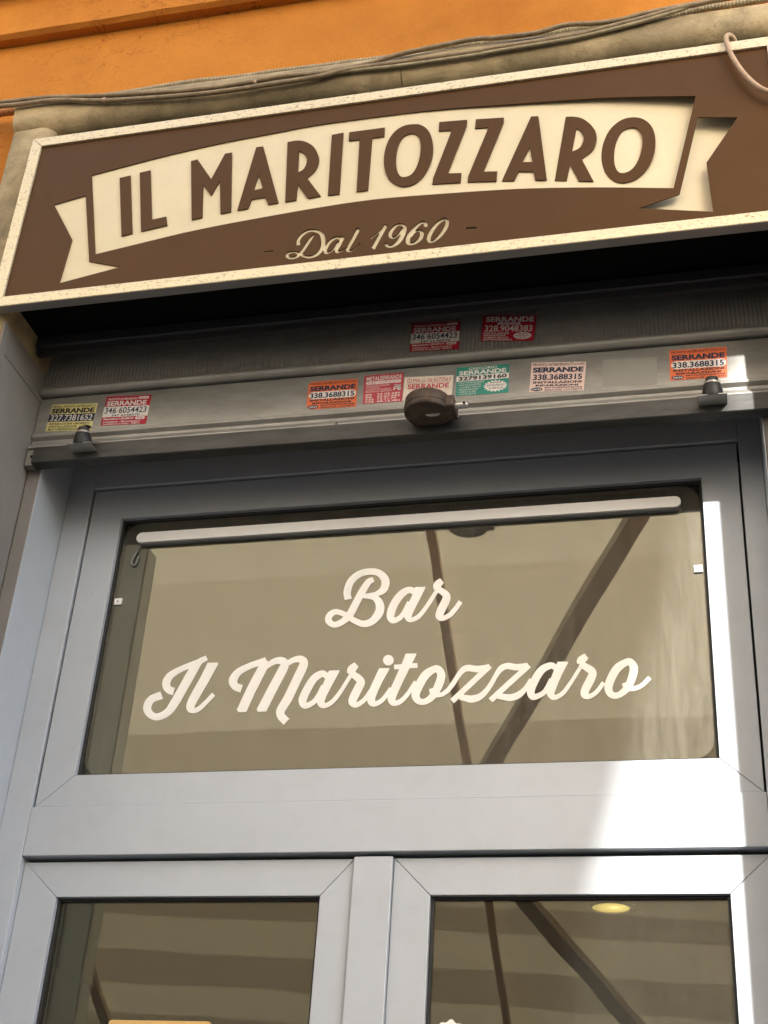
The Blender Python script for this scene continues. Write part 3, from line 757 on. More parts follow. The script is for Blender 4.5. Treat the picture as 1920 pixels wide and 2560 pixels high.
        [(598, 27062), (368, 27066), (288, 26829), (125, 26822), (135, 26722), (139, 26715), (248, 26717), (62, 26225), (42, 26156), (33, 26088), (39, 26027), (51, 25990), (69, 25957), (100, 25922), (132, 25901), (172, 25888), (198, 25886), (244, 25892), (289, 25906), (315, 25919), (356, 25948), (396, 25986), (436, 26031), (496, 26110), (570, 26234), (655, 26387), (654, 26391), (630, 26408), (583, 26441), (579, 26440), (442, 26201), (363, 26100), (309, 26048), (275, 26026), (245, 26013), (218, 26009), (203, 26011), (202, 26020), (210, 26073), (245, 26176), (336, 26409), (468, 26724), (642, 26732), (629, 26837), (517, 26837), (592, 27012), (598, 27037)],
    ]),
    ('o', [
        [(1021, 26768), (957, 26751), (853, 26702), (796, 26663), (769, 26640), (714, 26576), (651, 26464), (562, 26248), (542, 26164), (542, 26099), (552, 26059), (566, 26026), (586, 25993), (619, 25951), (643, 25929), (686, 25900), (714, 25889), (760, 25879), (790, 25878), (835, 25883), (906, 25908), (954, 25934), (1002, 25968), (1071, 26038), (1094, 26037), (1139, 26037), (1192, 26046), (1237, 26066), (1277, 26094), (1316, 26128), (1359, 26175), (1383, 26210), (1425, 26289), (1419, 26297), (1351, 26342), (1298, 26250), (1251, 26200), (1188, 26153), (1158, 26141), (1134, 26140), (1194, 26279), (1232, 26395), (1246, 26479), (1244, 26545), (1236, 26578), (1215, 26632), (1186, 26678), (1152, 26717), (1126, 26738), (1091, 26757), (1060, 26766)],
        [(1032, 26603), (1044, 26604), (1060, 26573), (1068, 26544), (1068, 26507), (1048, 26415), (996, 26255), (909, 26230), (919, 26173), (938, 26132), (891, 26072), (855, 26040), (825, 26021), (803, 26015), (772, 26015), (752, 26023), (736, 26039), (719, 26072), (714, 26105), (730, 26165), (785, 26296), (849, 26424), (895, 26493), (961, 26557), (998, 26584)],
    ]),
    ('z', [
        [(2133, 26752), (2118, 26738), (2096, 26733), (2032, 26723), (1941, 26716), (1881, 26719), (1747, 26747), (1679, 26745), (1637, 26734), (1600, 26717), (1548, 26674), (1518, 26631), (1385, 26392), (1323, 26294), (1261, 26211), (1223, 26189), (1222, 26185), (1265, 26099), (1314, 26123), (1363, 26175), (1447, 26293), (1547, 26466), (1602, 26540), (1644, 26580), (1683, 26599), (1733, 26603), (1870, 26573), (1946, 26566), (1364, 25990), (1396, 25953), (1446, 25897), (1559, 26008), (1557, 25970), (1663, 25938), (1757, 25902), (1791, 25896), (1840, 25897), (1914, 25911), (1966, 25930), (2013, 25957), (2072, 26008), (2119, 26064), (2189, 26161), (2258, 26274), (2305, 26361), (2223, 26419), (2140, 26283), (2079, 26197), (2013, 26132), (1954, 26089), (1891, 26067), (1798, 26055), (1734, 26061), (1643, 26079), (1636, 26084), (2215, 26656), (2158, 26724), (2152, 26740), (2141, 26744)],
    ]),
    ('z', [
        [(2540, 26751), (2473, 26740), (2428, 26722), (2387, 26696), (2350, 26661), (2306, 26591), (2193, 26362), (2278, 26310), (2338, 26428), (2401, 26523), (2446, 26571), (2494, 26597), (2524, 26605), (2561, 26606), (2685, 26573), (2729, 26568), (2787, 26569), (2167, 25975), (2246, 25881), (2337, 25968), (2341, 25959), (2568, 25899), (2620, 25896), (2664, 25902), (2723, 25917), (2770, 25937), (2818, 25965), (2873, 26012), (2906, 26052), (2967, 26137), (3080, 26327), (3002, 26385), (2904, 26226), (2860, 26171), (2801, 26121), (2757, 26095), (2713, 26074), (2654, 26056), (2592, 26047), (2547, 26050), (2447, 26069), (2445, 26071), (3026, 26627), (2958, 26711), (2951, 26732), (2832, 26718), (2731, 26714), (2701, 26717), (2593, 26747)],
    ]),
    ('a', [
        [(3717, 26725), (3577, 26727), (3551, 26668), (3511, 26700), (3485, 26714), (3444, 26723), (3396, 26720), (3348, 26708), (3293, 26687), (3241, 26659), (3211, 26637), (3167, 26593), (3123, 26537), (3070, 26452), (3021, 26358), (2977, 26252), (2955, 26178), (2948, 26134), (2948, 26071), (2962, 26011), (2990, 25958), (3009, 25936), (3028, 25921), (3060, 25906), (3093, 25903), (3119, 25905), (3163, 25918), (3199, 25934), (3290, 25986), (3327, 26016), (3353, 26043), (3362, 26002), (3372, 25978), (3404, 25934), (3447, 25901), (3473, 25891), (3498, 25888), (3520, 25889), (3564, 25901), (3608, 25921), (3657, 25951), (3702, 25989), (3728, 26015), (3779, 26080), (3900, 26267), (4069, 26556), (4005, 26603), (3834, 26315), (3705, 26126), (3666, 26081), (3609, 26032), (3553, 26001), (3519, 25992), (3513, 26004), (3510, 26024), (3513, 26051), (3581, 26246), (3672, 26464), (3786, 26689), (3790, 26717), (3787, 26724)],
        [(3442, 26580), (3455, 26581), (3463, 26577), (3485, 26558), (3500, 26538), (3433, 26360), (3415, 26372), (3411, 26371), (3318, 26178), (3276, 26115), (3232, 26077), (3162, 26046), (3111, 26036), (3106, 26060), (3110, 26100), (3122, 26147), (3145, 26209), (3213, 26358), (3267, 26453), (3312, 26508), (3341, 26533), (3374, 26553)],
    ]),
    ('r', [
        [(4127, 26883), (4057, 26847), (4013, 26815), (3995, 26796), (3981, 26772), (3968, 26724), (3968, 26696), (3974, 26663), (4022, 26657), (4025, 26653), (4003, 26610), (4004, 26606), (4111, 26525), (4205, 26441), (4160, 26332), (4080, 26181), (4053, 26107), (4040, 26057), (4036, 26010), (4041, 25974), (4050, 25947), (4068, 25919), (4086, 25902), (4111, 25886), (4132, 25878), (4179, 25872), (4233, 25884), (4295, 25914), (4360, 25961), (4404, 26006), (4467, 26094), (4535, 26197), (4470, 26252), (4373, 26115), (4322, 26054), (4286, 26023), (4251, 26001), (4209, 25985), (4199, 25984), (4194, 25988), (4199, 26015), (4221, 26073), (4309, 26242), (4347, 26336), (4363, 26390), (4366, 26450), (4360, 26486), (4348, 26514), (4329, 26543), (4309, 26565), (4265, 26598), (4193, 26645), (4139, 26676), (4137, 26680), (4146, 26696), (4207, 26778), (4131, 26884)],
    ]),
    ('o', [
        [(5004, 26746), (4967, 26738), (4927, 26723), (4818, 26670), (4763, 26632), (4734, 26606), (4683, 26545), (4641, 26479), (4606, 26413), (4564, 26320), (4541, 26258), (4524, 26195), (4517, 26156), (4515, 26094), (4519, 26058), (4542, 25991), (4568, 25947), (4588, 25922), (4634, 25886), (4677, 25870), (4705, 25866), (4751, 25867), (4780, 25871), (4852, 25899), (4931, 25951), (5004, 26018), (5079, 26017), (5118, 26022), (5168, 26036), (5208, 26052), (5288, 26100), (5351, 26156), (5452, 26261), (5391, 26330), (5277, 26207), (5226, 26167), (5193, 26149), (5160, 26137), (5107, 26125), (5082, 26122), (5079, 26125), (5130, 26232), (5171, 26352), (5190, 26442), (5194, 26497), (5193, 26533), (5186, 26569), (5168, 26618), (5152, 26646), (5124, 26684), (5096, 26712), (5065, 26734), (5033, 26745)],
        [(5001, 26590), (5006, 26588), (5013, 26577), (5028, 26537), (5030, 26505), (5027, 26469), (5000, 26356), (4950, 26216), (4869, 26185), (4873, 26145), (4888, 26109), (4842, 26056), (4812, 26030), (4780, 26008), (4755, 25999), (4729, 25998), (4705, 26004), (4691, 26018), (4678, 26055), (4675, 26091), (4679, 26126), (4690, 26169), (4728, 26269), (4785, 26381), (4816, 26431), (4849, 26475), (4882, 26509), (4922, 26542)],
    ]),
]
CABLES = [('corrugated_conduit',
  [(-0.9914, -0.349, 4.1335), (-0.9054, -0.349, 4.1319), (-0.7785, -0.349, 4.131), (-0.6798, -0.349, 4.1309), (-0.5081, -0.349, 4.1356), (-0.3845, -0.349, 4.1277),
   (-0.2846, -0.349, 4.1285), (-0.1733, -0.349, 4.1239), (-0.1125, -0.349, 4.1243), (-0.0539, -0.349, 4.1214), (0.0615, -0.349, 4.1196), (0.1367, -0.349, 4.1278),
   (0.2039, -0.349, 4.125), (0.2618, -0.349, 4.124), (0.3724, -0.349, 4.1242), (0.4449, -0.349, 4.1253), (0.499, -0.349, 4.124), (0.6607, -0.349, 4.1239),
   (0.7398, -0.349, 4.1325), (0.8088, -0.349, 4.1328), (0.8524, -0.349, 4.1334), (0.9231, -0.349, 4.1365)],
  0.0074, 'conduit_plastic', 'grey corrugated plastic conduit running along the top of the stone lintel', 'conduit', {'corr': 0.0016, 'pitch': 0.0078}),
 ('cable',
  [(-1.0867, -0.3835, 4.1295), (-1.0063, -0.3835, 4.1245), (-0.8864, -0.3835, 4.1176), (-0.799, -0.3835, 4.1045), (-0.6582, -0.3835, 4.0858), (-0.4861, -0.3835, 4.0677),
   (-0.3861, -0.3835, 4.0651), (-0.3267, -0.3835, 4.0664), (-0.2487, -0.3835, 4.07), (-0.1583, -0.3835, 4.0618), (-0.099, -0.3835, 4.0665), (-0.0419, -0.3835, 4.0701),
   (0.0326, -0.3835, 4.0866), (0.1072, -0.3835, 4.0946), (0.2108, -0.3835, 4.1025), (0.2681, -0.3835, 4.096), (0.3585, -0.3835, 4.0926), (0.4312, -0.3835, 4.1048),
   (0.5021, -0.3835, 4.0959), (0.5651, -0.3835, 4.0958), (0.6016, -0.3835, 4.1033), (0.6883, -0.3835, 4.1107), (0.7579, -0.3835, 4.1128), (0.8341, -0.3835, 4.1173)],
  0.006, 'cable_sheath', 'dusty brown cable crossing over the corrugated conduit above the sign', 'cable', {}),
 ('cable',
  [(-1.0827, -0.385, 4.1156), (-0.9678, -0.385, 4.1055), (-0.8614, -0.385, 4.1012), (-0.7299, -0.385, 4.0749), (-0.6541, -0.385, 4.0647), (-0.4829, -0.385, 4.0488),
   (-0.3626, -0.385, 4.045), (-0.2842, -0.385, 4.0464), (-0.1568, -0.385, 4.0488), (-0.0979, -0.385, 4.0577), (0.0424, -0.385, 4.0583), (0.2124, -0.385, 4.0562),
   (0.269, -0.385, 4.0599), (0.3775, -0.385, 4.0611), (0.466, -0.385, 4.0653), (0.5648, -0.385, 4.0806), (0.6011, -0.385, 4.0862), (0.6881, -0.385, 4.1036),
   (0.749, -0.385, 4.1103), (0.8343, -0.385, 4.1208)],
  0.0062, 'cable_sheath', 'dusty brown cable lying lowest on the lintel edge from the painted conduit', 'cable', {}),
 ('cable',
  [(-0.1179, -0.3835, 4.0551), (-0.0584, -0.3835, 4.0529), (0.0426, -0.3835, 4.0476), (0.2124, -0.3835, 4.0471), (0.269, -0.3835, 4.0503), (0.3949, -0.3835, 4.0538),
   (0.4658, -0.3835, 4.0577), (0.5644, -0.3835, 4.0716), (0.637, -0.3835, 4.0855), (0.7095, -0.3835, 4.1047)],
  0.0048, 'conduit_plastic', 'thin greenish cable on the lintel near the stone joint', 'cable', {}),
 ('looped_cable',
  [(0.8078, -0.375, 3.9617), (0.8036, -0.385, 3.9743), (0.7956, -0.395, 3.9787), (0.7882, -0.408, 3.9652), (0.7847, -0.415, 3.9476), (0.7865, -0.419, 3.921),
   (0.7932, -0.42, 3.887), (0.8068, -0.42, 3.8458), (0.8249, -0.42, 3.8067), (0.8449, -0.42, 3.7774), (0.8634, -0.42, 3.7631), (0.8909, -0.42, 3.7518)],
  0.0055, 'pale_cable', 'pale brown cable looping out over the top corner of the sign', 'cable', {}),
 ('painted_conduit', [(-1.1162, -0.335, 4.148), (-1.0466, -0.335, 4.1454), (-0.9982, -0.335, 4.1437)], 0.0105, 'painted_conduit',
  'orange painted corrugated conduit stub ending beside the stone lintel', 'conduit', {'corr': 0.002, 'pitch': 0.0095})]
TIES = [((-0.7179, -0.385, 4.074), 0.0062, 'pale cable tie round the brown cable near the surround corner'),
 ((-0.3192, -0.3845, 4.0579), 0.0068, 'pale cable tie round the two brown cables midway'),
 ((0.3087, -0.349, 4.1238), 0.0085, 'pale cable tie round the corrugated conduit'),
 ((-0.9958, -0.335, 4.1432), 0.0125, 'pale clip round the end of the painted conduit')]

# ------------------------------------------------------------------ setting: street, building, room
def struct(o):
    o['kind'] = 'structure'
    return o


struct(box('street', -40, 40, -60, -0.30, -0.2, 0.0, 'paving'))

WY = -0.30            # face of the orange wall
JL, JR = -0.853, 0.874   # inner edges of the stone surround
SF = -0.375           # front of the stone surround
bld = thing('orange_building', 'orange plastered building front with stone doorway surround', 'building', (0, WY, 0))
wall = prism('wall', [(-6, 0.0), (JL - .06, 0.0), (JL - .06, 4.05), (JR + .06, 4.05), (JR + .06, 0.0), (7, 0.0), (7, 4.44), (-6, 4.44)], WY, 0.25, 'orange_plaster', bld, 0)


def wavy_band(name, z0, z1, y0, mat):
    prof = [(0.2, z0), (y0 + .012, z0), (y0, z0 + .010), (y0, z1), (0.2, z1)]
    return extrude_x(name, prof, -6, 7, mat, bld, jitter=0.0012, nseg=160)


wavy_band('string_course', 4.442, 4.602, -0.337, 'orange_plaster')
wavy_band('string_course', 4.604, 5.0, -0.392, 'orange_plaster')
box('upper_wall', -6, 7, -0.34, 0.25, 5.002, 8.5, 'orange_plaster', bld)

# stone surround: two lintel blocks, jamb blocks
LT = 4.112
lint = [(-0.20, LT), (-0.342, LT)] + arc(-0.345, LT - .030, 0.030, 90, 180, 6) + arc(-0.325, LT - .055, 0.050, 180, 264, 9) + [(-0.28, LT - .106), (-0.20, LT - .107)]
for x0, x1, tl in ((-0.973, 0.0385, 0.018), (0.0405, 1.0, 0.004)):
    extrude_x('lintel_block', lint, x0, x1, 'stone', bld, True, tl, jitter=0.0003, nseg=40)
box('lintel_core', -0.97, 0.99, -0.198, 0.2, 4.024, 4.10, 'dark_void', bld)


def jamb(side, z0, z1):
    xi = JL if side < 0 else JR
    s = -1 if side < 0 else 1
    xo = xi + s * 0.12
    prof = [(xo, -0.20), (xo, -0.345)] + [(xo - s * .025 * (1 - math.cos(a)), -0.345 - .028 * math.sin(a)) for a in (0.4, 0.8, 1.2, 1.57)]
    prof += [(xi + s * (.03 - .03 * math.sin(a)), SF + .03 - .03 * math.cos(a)) for a in (0, .4, .8, 1.2, 1.57)] + [(xi, -0.145), (xi + s * .03, -0.145)]
    bm = bmesh.new()
    nz = 30
    rings = [[bm.verts.new((x + random.uniform(-.0006, .0006), y + random.uniform(-.0006, .0006), z0 + (z1 - z0) * k / nz)) for x, y in prof] for k in range(nz + 1)]
    for k in range(nz):
        for i in range(len(prof)):
            j = (i + 1) % len(prof)
            bm.faces.new((rings[k][i], rings[k][j], rings[k + 1][j], rings[k + 1][i]))
    bm.faces.new(rings[0])
    bm.faces.new(list(reversed(rings[-1])))
    o = from_bm('jamb_block', bm, 'stone', bld)
    smooth_by_angle(o)


for s in (-1, 1):
    jamb(s, 3.3305, 4.0190 if s < 0 else 4.000)
    jamb(s, 0.0, 3.3285)
# painted lining on the inner faces of the jambs, in two panels
for x0, x1 in ((JL + .0005, JL + .004), (JR - .004, JR - .0005)):
    box('lining_panel', x0, x1, -0.345, -0.146, 0.0, 3.3245, 'lining_paint', bld, .0008)
    box('lining_panel', x0, x1, -0.345, -0.146, 3.3265, 3.40, 'lining_paint', bld, .0008)
    box('reveal_strip', x0, x1, -0.372, -0.347, 0.0, 3.40, 'lining_paint', bld, .0008)
# unseen side screen, added to mirror a grey strip in the glass
scr = thing('added_side_screen', 'unseen grey side screen with a cream edge board, added for its reflection in the glass', 'screen', (JL - .02, -0.5, 0))
box('panel', JL - .03, JL + .003, -0.505, -0.3755, 0.0, 3.32, 'screen_paint', scr, .001)
box('edge_board', JL - .03, JL + .006, -0.565, -0.506, 0.0, 3.32, 'board_paint', scr, .001)

# room behind the glass
RX0, RX1, RY1, RZ = -3.2, 2.6, 7.5, 3.22
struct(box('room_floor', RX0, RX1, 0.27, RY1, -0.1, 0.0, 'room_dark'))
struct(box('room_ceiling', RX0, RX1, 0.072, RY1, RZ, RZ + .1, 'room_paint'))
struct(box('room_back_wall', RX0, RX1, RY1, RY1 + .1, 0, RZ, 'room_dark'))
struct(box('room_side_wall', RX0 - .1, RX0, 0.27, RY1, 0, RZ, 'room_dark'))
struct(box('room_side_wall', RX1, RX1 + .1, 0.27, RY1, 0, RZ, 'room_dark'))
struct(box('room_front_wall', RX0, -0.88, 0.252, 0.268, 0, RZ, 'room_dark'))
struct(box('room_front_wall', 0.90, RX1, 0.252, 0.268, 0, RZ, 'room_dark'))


def downlight(x, y, lit, label):
    t = thing('recessed_downlight', label, 'downlight', (x, y, RZ - .012), 'downlights in the room ceiling')
    T = Matrix.Translation((x, y, RZ - .012))
    lathe('ring', [(.085, .0), (.105, .0), (.112, .006), (.112, .0115), (.085, .0115)], 'lamp_ring', t, 40, T, False)
    lathe('lens', [(.084, .004), (.0845, .0112)], 'lamp_glow' if lit else 'lamp_off', t, 40, T)


downlight(-0.02, 1.05, False, 'unlit round downlight seen dimly through the transom glass near the word end')
downlight(-0.88, 1.32, False, 'unlit round downlight seen dimly through the transom glass behind the first letters')
downlight(0.12, 3.80, True, 'glowing yellow round downlight seen through the right door glass')
pl = bpy.data.lights.new('downlight_glow', 'SPOT')
pl.energy = 14.0
pl.color = (1.0, 0.82, 0.55)
pl.spot_size = math.radians(110)
pl.spot_blend = 0.6
pl.shadow_soft_size = 0.08
plo = bpy.data.objects.new('downlight_glow', pl)
COL.objects.link(plo)
plo.location = (0.12, 3.80, RZ - 0.02)

# ------------------------------------------------------------------ canopy over the pavement (seen only as a reflection)
can = thing('canvas_canopy', 'beige canvas canopy on dark steel rafters, mirrored in the shop glass', 'canopy', (-1.2, -7.6, 0))


def cz(y):
    return 5.45 + (y + 1.5) * 0.393


def redge(y):                       # right-hand edge of the canvas
    return 0.487 + 0.237 * (cz(y) + 0.58 * y - 2.40) - 0.459 * y


LEFT = -6.5
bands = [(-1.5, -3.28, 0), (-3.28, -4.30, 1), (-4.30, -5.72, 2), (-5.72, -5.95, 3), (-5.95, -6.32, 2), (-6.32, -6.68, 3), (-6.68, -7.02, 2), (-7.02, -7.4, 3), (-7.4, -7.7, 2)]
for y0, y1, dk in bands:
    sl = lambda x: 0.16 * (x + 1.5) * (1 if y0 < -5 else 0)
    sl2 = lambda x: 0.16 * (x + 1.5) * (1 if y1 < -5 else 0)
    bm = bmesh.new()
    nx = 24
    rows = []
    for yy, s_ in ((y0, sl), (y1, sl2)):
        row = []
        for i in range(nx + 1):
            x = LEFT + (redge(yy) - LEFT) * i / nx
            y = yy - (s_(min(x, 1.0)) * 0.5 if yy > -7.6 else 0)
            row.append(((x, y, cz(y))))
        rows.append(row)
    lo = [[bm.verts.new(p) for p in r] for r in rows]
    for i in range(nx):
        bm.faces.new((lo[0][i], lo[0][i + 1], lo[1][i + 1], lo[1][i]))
    from_bm('canvas_panel', bm, ('canvas_light', 'canvas_mid', 'canvas_dim', 'canvas_dark')[dk], can)


def beam(name, a, b, w, h, mat='canopy_steel'):
    a, b = Vector(a), Vector(b)
    d = (b - a).normalized()
    s1 = d.cross(Vector((0, 0, 1))).normalized()
    s2 = s1.cross(d)
    bm = bmesh.new()
    ends = []
    for p in (a, b):
        ends.append([bm.verts.new(p + s1 * w / 2 * i + s2 * h / 2 * j) for i, j in ((-1, -1), (1, -1), (1, 1), (-1, 1))])
    for i in range(4):
        bm.faces.new((ends[0][i], ends[0][(i + 1) % 4], ends[1][(i + 1) % 4], ends[1][i]))
    bm.faces.new(ends[0])
    bm.faces.new(list(reversed(ends[1])))
    return from_bm(name, bm, mat, can)


def under(x, y, d=0.06):
    return (x, y, cz(y) - d)


beam('rafter', under(-0.537, -1.55), under(-0.88, -7.6), 0.042, 0.05, 'canopy_timber')
beam('rafter', under(-2.95, -1.55), under(-3.78, -7.6), 0.07, 0.05, 'canopy_timber')
beam('rafter', under(-6.4, -1.55), under(-6.4, -7.6), 0.10, 0.07)
beam('rafter', under(redge(-1.55) - .05, -1.55, .05), under(redge(-7.6) - .05, -7.6, .05), 0.06, 0.06)
beam('brace', under(-0.73, -4.75, .075), under(1.22, -1.55, .075), 0.095, 0.05)
beam('brace', under(-0.73, -5.20, .075), under(0.326, -7.55, .075), 0.11, 0.05)
beam('edge_beam', under(LEFT, -1.53), under(redge(-1.53), -1.53), 0.07, 0.07)
beam('edge_beam', under(LEFT, -7.62), under(redge(-7.62), -7.62), 0.10, 0.10)
for x in (-6.3, -2.0, 2.2):
    beam('post', (x, -7.62, 0.0), (x, -7.63, cz(-7.62) - .1), 0.1, 0.1)
for x in (-6.3, -2.6, 1.3):
    beam('tie_rod', (x, -1.53, cz(-1.53)), (x, -0.34, 6.6), 0.03, 0.03)

# ------------------------------------------------------------------ unseen house added behind the camera to cut low sky light
opp = thing('added_house_opposite', 'unseen ochre house with shuttered windows added across the street to cut horizon light', 'building', (0, -18, 0))
simple('ochre_plaster', (0.36, 0.24, 0.13), 0.85)
simple('shutter_green', (0.05, 0.09, 0.06), 0.6)
box('wall', -26, 26, -26, -18, 0.0, 8.2, 'ochre_plaster', opp)
box('cornice', -26.2, 26.2, -26.2, -17.7, 8.21, 8.5, 'stone', opp)
for i in range(12):
    for z in (1.2, 4.8):
        x = -24 + i * 4.2
        w_ = box('window', x - .75, x + .75, -18.0, -17.9, z, z + 2.1, 'stone', opp)
        box('shutter', x - .62, x - .01, -17.9, -17.85, z + .1, z + 2.0, 'shutter_green', w_)
        box('shutter', x + .01, x + .62, -17.9, -17.85, z + .1, z + 2.0, 'shutter_green', w_)

# ------------------------------------------------------------------ shopfront
shop = thing('shopfront', 'silver-grey aluminium shopfront with glazed transom over double doors', 'shopfront', (0, 0.02, 0))
FX0, FX1 = -0.8127, 0.797
A = 'grey_aluminium'
box('frame_post', FX0, -0.7500, -0.006, 0.06, 0.0, 3.30, A, shop, .0015)
box('frame_post', 0.7500, FX1, -0.006, 0.06, 0.0, 3.30, A, shop, .0015)
box('frame_head', -0.7492, 0.7492, -0.006, 0.06, 3.1685, 3.298, A, shop, .0015)
box('transom_bar', -0.7492, 0.7492, -0.006, 0.06, 2.2745, 2.3790, A, shop, .0015)
box('mullion', -0.0394, 0.0379, 0.001, 0.06, 0.0, 2.2671, A, shop, .0012)
# returns that run from the frame out to the shutter guides
box('side_return', FX0 - .003, FX0 - .0005, -0.146, 0.05, 0.0, 3.30, A, shop, .0006)
box('side_return', FX1 + .0005, FX1 + .003, -0.146, 0.05, 0.0, 3.30, A, shop, .0006)
# dark backing so that the joints read dark
box('rebate', -0.752, 0.752, 0.034, 0.056, 3.150, 3.1700, 'rubber', shop)
box('rebate', -0.752, 0.752, 0.034, 0.056, 2.255, 2.2750, 'rubber', shop)


def glazed(name, x0, x1, z0, z1, gx0, gx1, gz0, gz1, yf, gmat):
    """a mitred sash: gasket as the part, with rails, stiles and pane under it"""
    gp = 0.0006
    yg = yf + 0.018
    gk = 0.006
    bm = bmesh.new()
    for r in ((gx0 - .01, gx0 + gk, gz0 - .01, gz1 + .01), (gx1 - gk, gx1 + .01, gz0 - .01, gz1 + .01)):
        bm_prism(bm, rect(*r), yg - .006, yg + .012, .001)
    for r in ((gx0 + gk, gx1 - gk, gz0 - .01, gz0 + gk), (gx0 + gk, gx1 - gk, gz1 - gk, gz1 + .01)):
        bm_prism(bm, rect(*r), yg - .0055, yg + .0115, .001)
    part = from_bm(name, bm, 'rubber', shop)
    yb = yf + 0.045
    if name == 'transom_window':
        prism('sash_frame', [(x0, z0), (gx0, gz0 + gp), (gx0, gz1), (gx1, gz1), (gx1, gz0 + gp), (x1, z0), (x1, z1), (x0, z1)], yf, yb, A, part, .0012)
        prism('rail', [(x0 + gp, z0), (x1 - gp, z0), (gx1 - gp, gz0), (gx0 + gp, gz0)], yf, yb, A, part, .0012)
        box('glass_pane', gx0 - .004, gx1 + .004, yg, yg + .006, gz0 - .004, gz1 + .004, gmat, part)
        return part
    prism('stile', [(x0, z0), (gx0, gz0 + gp), (gx0, gz1 - gp), (x0, z1)], yf, yb, A, part, .0012)
    prism('stile', [(x1, z1), (gx1, gz1 - gp), (gx1, gz0 + gp), (x1, z0)], yf, yb, A, part, .0012)
    prism('rail', [(x0 + gp, z1), (gx0 + gp, gz1), (gx1 - gp, gz1), (x1 - gp, z1)], yf, yb, A, part, .0012)
    prism('rail', [(x0 + gp, z0), (x1 - gp, z0), (gx1 - gp, gz0), (gx0 + gp, gz0)], yf, yb, A, part, .0012)
    box('glass_pane', gx0 - .004, gx1 + .004, yg, yg + .006, gz0 - .004, gz1 + .004, gmat, part)
    return part


glazed('transom_window', -0.7455, 0.7455, 2.3805, 3.1635, -0.6665, 0.6678, 2.4496, 3.0832, 0.0, 'door_glass')
glazed('door_leaf', -0.7488, -0.0405, 0.012, 2.2660, -0.6655, -0.1061, 0.11, 2.1936, 0.012, 'door_glass')
glazed('door_leaf', 0.0390, 0.7488, 0.012, 2.2660, 0.1128, 0.6714, 0.11, 2.1936, 0.012, 'door_glass')

# edge line of the film on the transom glass
def rounded(x0, x1, z0, z1, r, n=7):
    p = []
    for cx, cy, a0 in ((x1 - r, z1 - r, 0), (x0 + r, z1 - r, 90), (x0 + r, z0 + r, 180), (x1 - r, z0 + r, 270)):
        p += arc(cx, cy, r, a0, a0 + 90, n)
    return p


film = sheet('window_film', [rounded(-0.659, 0.6605, 2.4560, 3.0755, 0.040)], 0.0172, 0.0004, 'filmed_glass')
adopt(film, shop)


# ------------------------------------------------------------------ things on the glass
bar = thing('light_bar', 'long white plastic light bar with rounded ends across the top of the transom glass', 'light bar', (0, 0.012, 3.02))
sheet('diffuser', [rounded(-0.6195, 0.6225, 3.0145, 3.0405, 0.0128)], 0.000, 0.006, 'white_plastic', bar)
sheet('back_plate', [rounded(-0.6175, 0.6205, 3.0120, 3.0385, 0.0125)], 0.0062, 0.0100, 'grey_plastic', bar)

tb = tube('bar_lead', spline([(-0.612, 0.012, 3.012), (-0.622, 0.013, 2.99), (-0.628, 0.013, 2.968), (-0.618, 0.013, 2.962), (-0.612, 0.013, 2.985)], 6), 0.0025, 'grey_plastic')
adopt(tb, bar)

for x, lab, s in ((-0.6445, 'small white corner clip on the transom glass edge beside the plain left jamb', 1), (0.6500, 'small white corner clip on the transom glass edge inside the sunlit stretch', -1)):
    t = thing('glass_clip', lab, 'clip', (x, 0.012, 2.8692), 'white clips on the transom glass')
    box('plate', x - .009, x + .009, 0.0125, 0.0168, 2.861, 2.8775, 'white_plastic', t, .0008)
    lathe('screw', [(.0022, 0), (.0022, .0012)], 'grey_plastic', t, 12, Matrix.Translation((x, 0.0124, 2.8692)) @ Matrix.Rotation(math.pi / 2, 4, 'X'))

# gilt notice frame behind the left door glass
nf = thing('notice_frame', 'gilt framed notice hanging in the left door glass', 'frame', (-0.408, 0.012, 1.70))
fx0, fx1, fz1 = -0.512, -0.303, 1.9580
sheet('gilt_frame', [rounded(fx0, fx1, 1.66, fz1, .006, 3), rounded(fx0 + .009, fx1 - .009, 1.669, fz1 - .009, .006, 3)], 0.0215, 0.008, 'gilt', nf)
sheet('notice', [rounded(fx0 + .010, fx1 - .010, 1.670, fz1 - .010, .005, 3)], 0.0265, 0.003, 'dark_wood', nf)
# scalloped white decal at the foot of the right door glass
sc_pts = []
for i in range(48):
    a = 2 * math.pi * i / 48
    r = 0.026 * (1 + 0.10 * math.cos(8 * a + .4))
    sc_pts.append((0.158 + r * math.cos(a), 1.9435 + r * 0.95 * math.sin(a)))
d = sheet('decal', [sc_pts], 0.0285, 0.001, 'white_plastic')
tag(d, 'scalloped white decal stuck on the right door glass', 'decal')

# ------------------------------------------------------------------ vinyl words on the transom
vin = thing('window_lettering', 'cream script lettering in two lines on the transom glass', 'lettering', (0, 0.017, 2.45))
for i, (ch, loops) in enumerate(VINYL):
    yv = 0.0158 + 0.0005 * (i % 2)
    sheet('letter', [[(x / 1e4, z / 1e4) for x, z in lp] for lp in loops], yv, 0.0004, 'vinyl', vin)

# ------------------------------------------------------------------ roller shutter
SH = thing('roller_shutter', 'half raised galvanised roller shutter above the transom', 'shutter', (0, -0.16, 3.13))
TL = 0.0095
SX0, SX1 = JL + .006, JR - .006
G = 'galvanised'
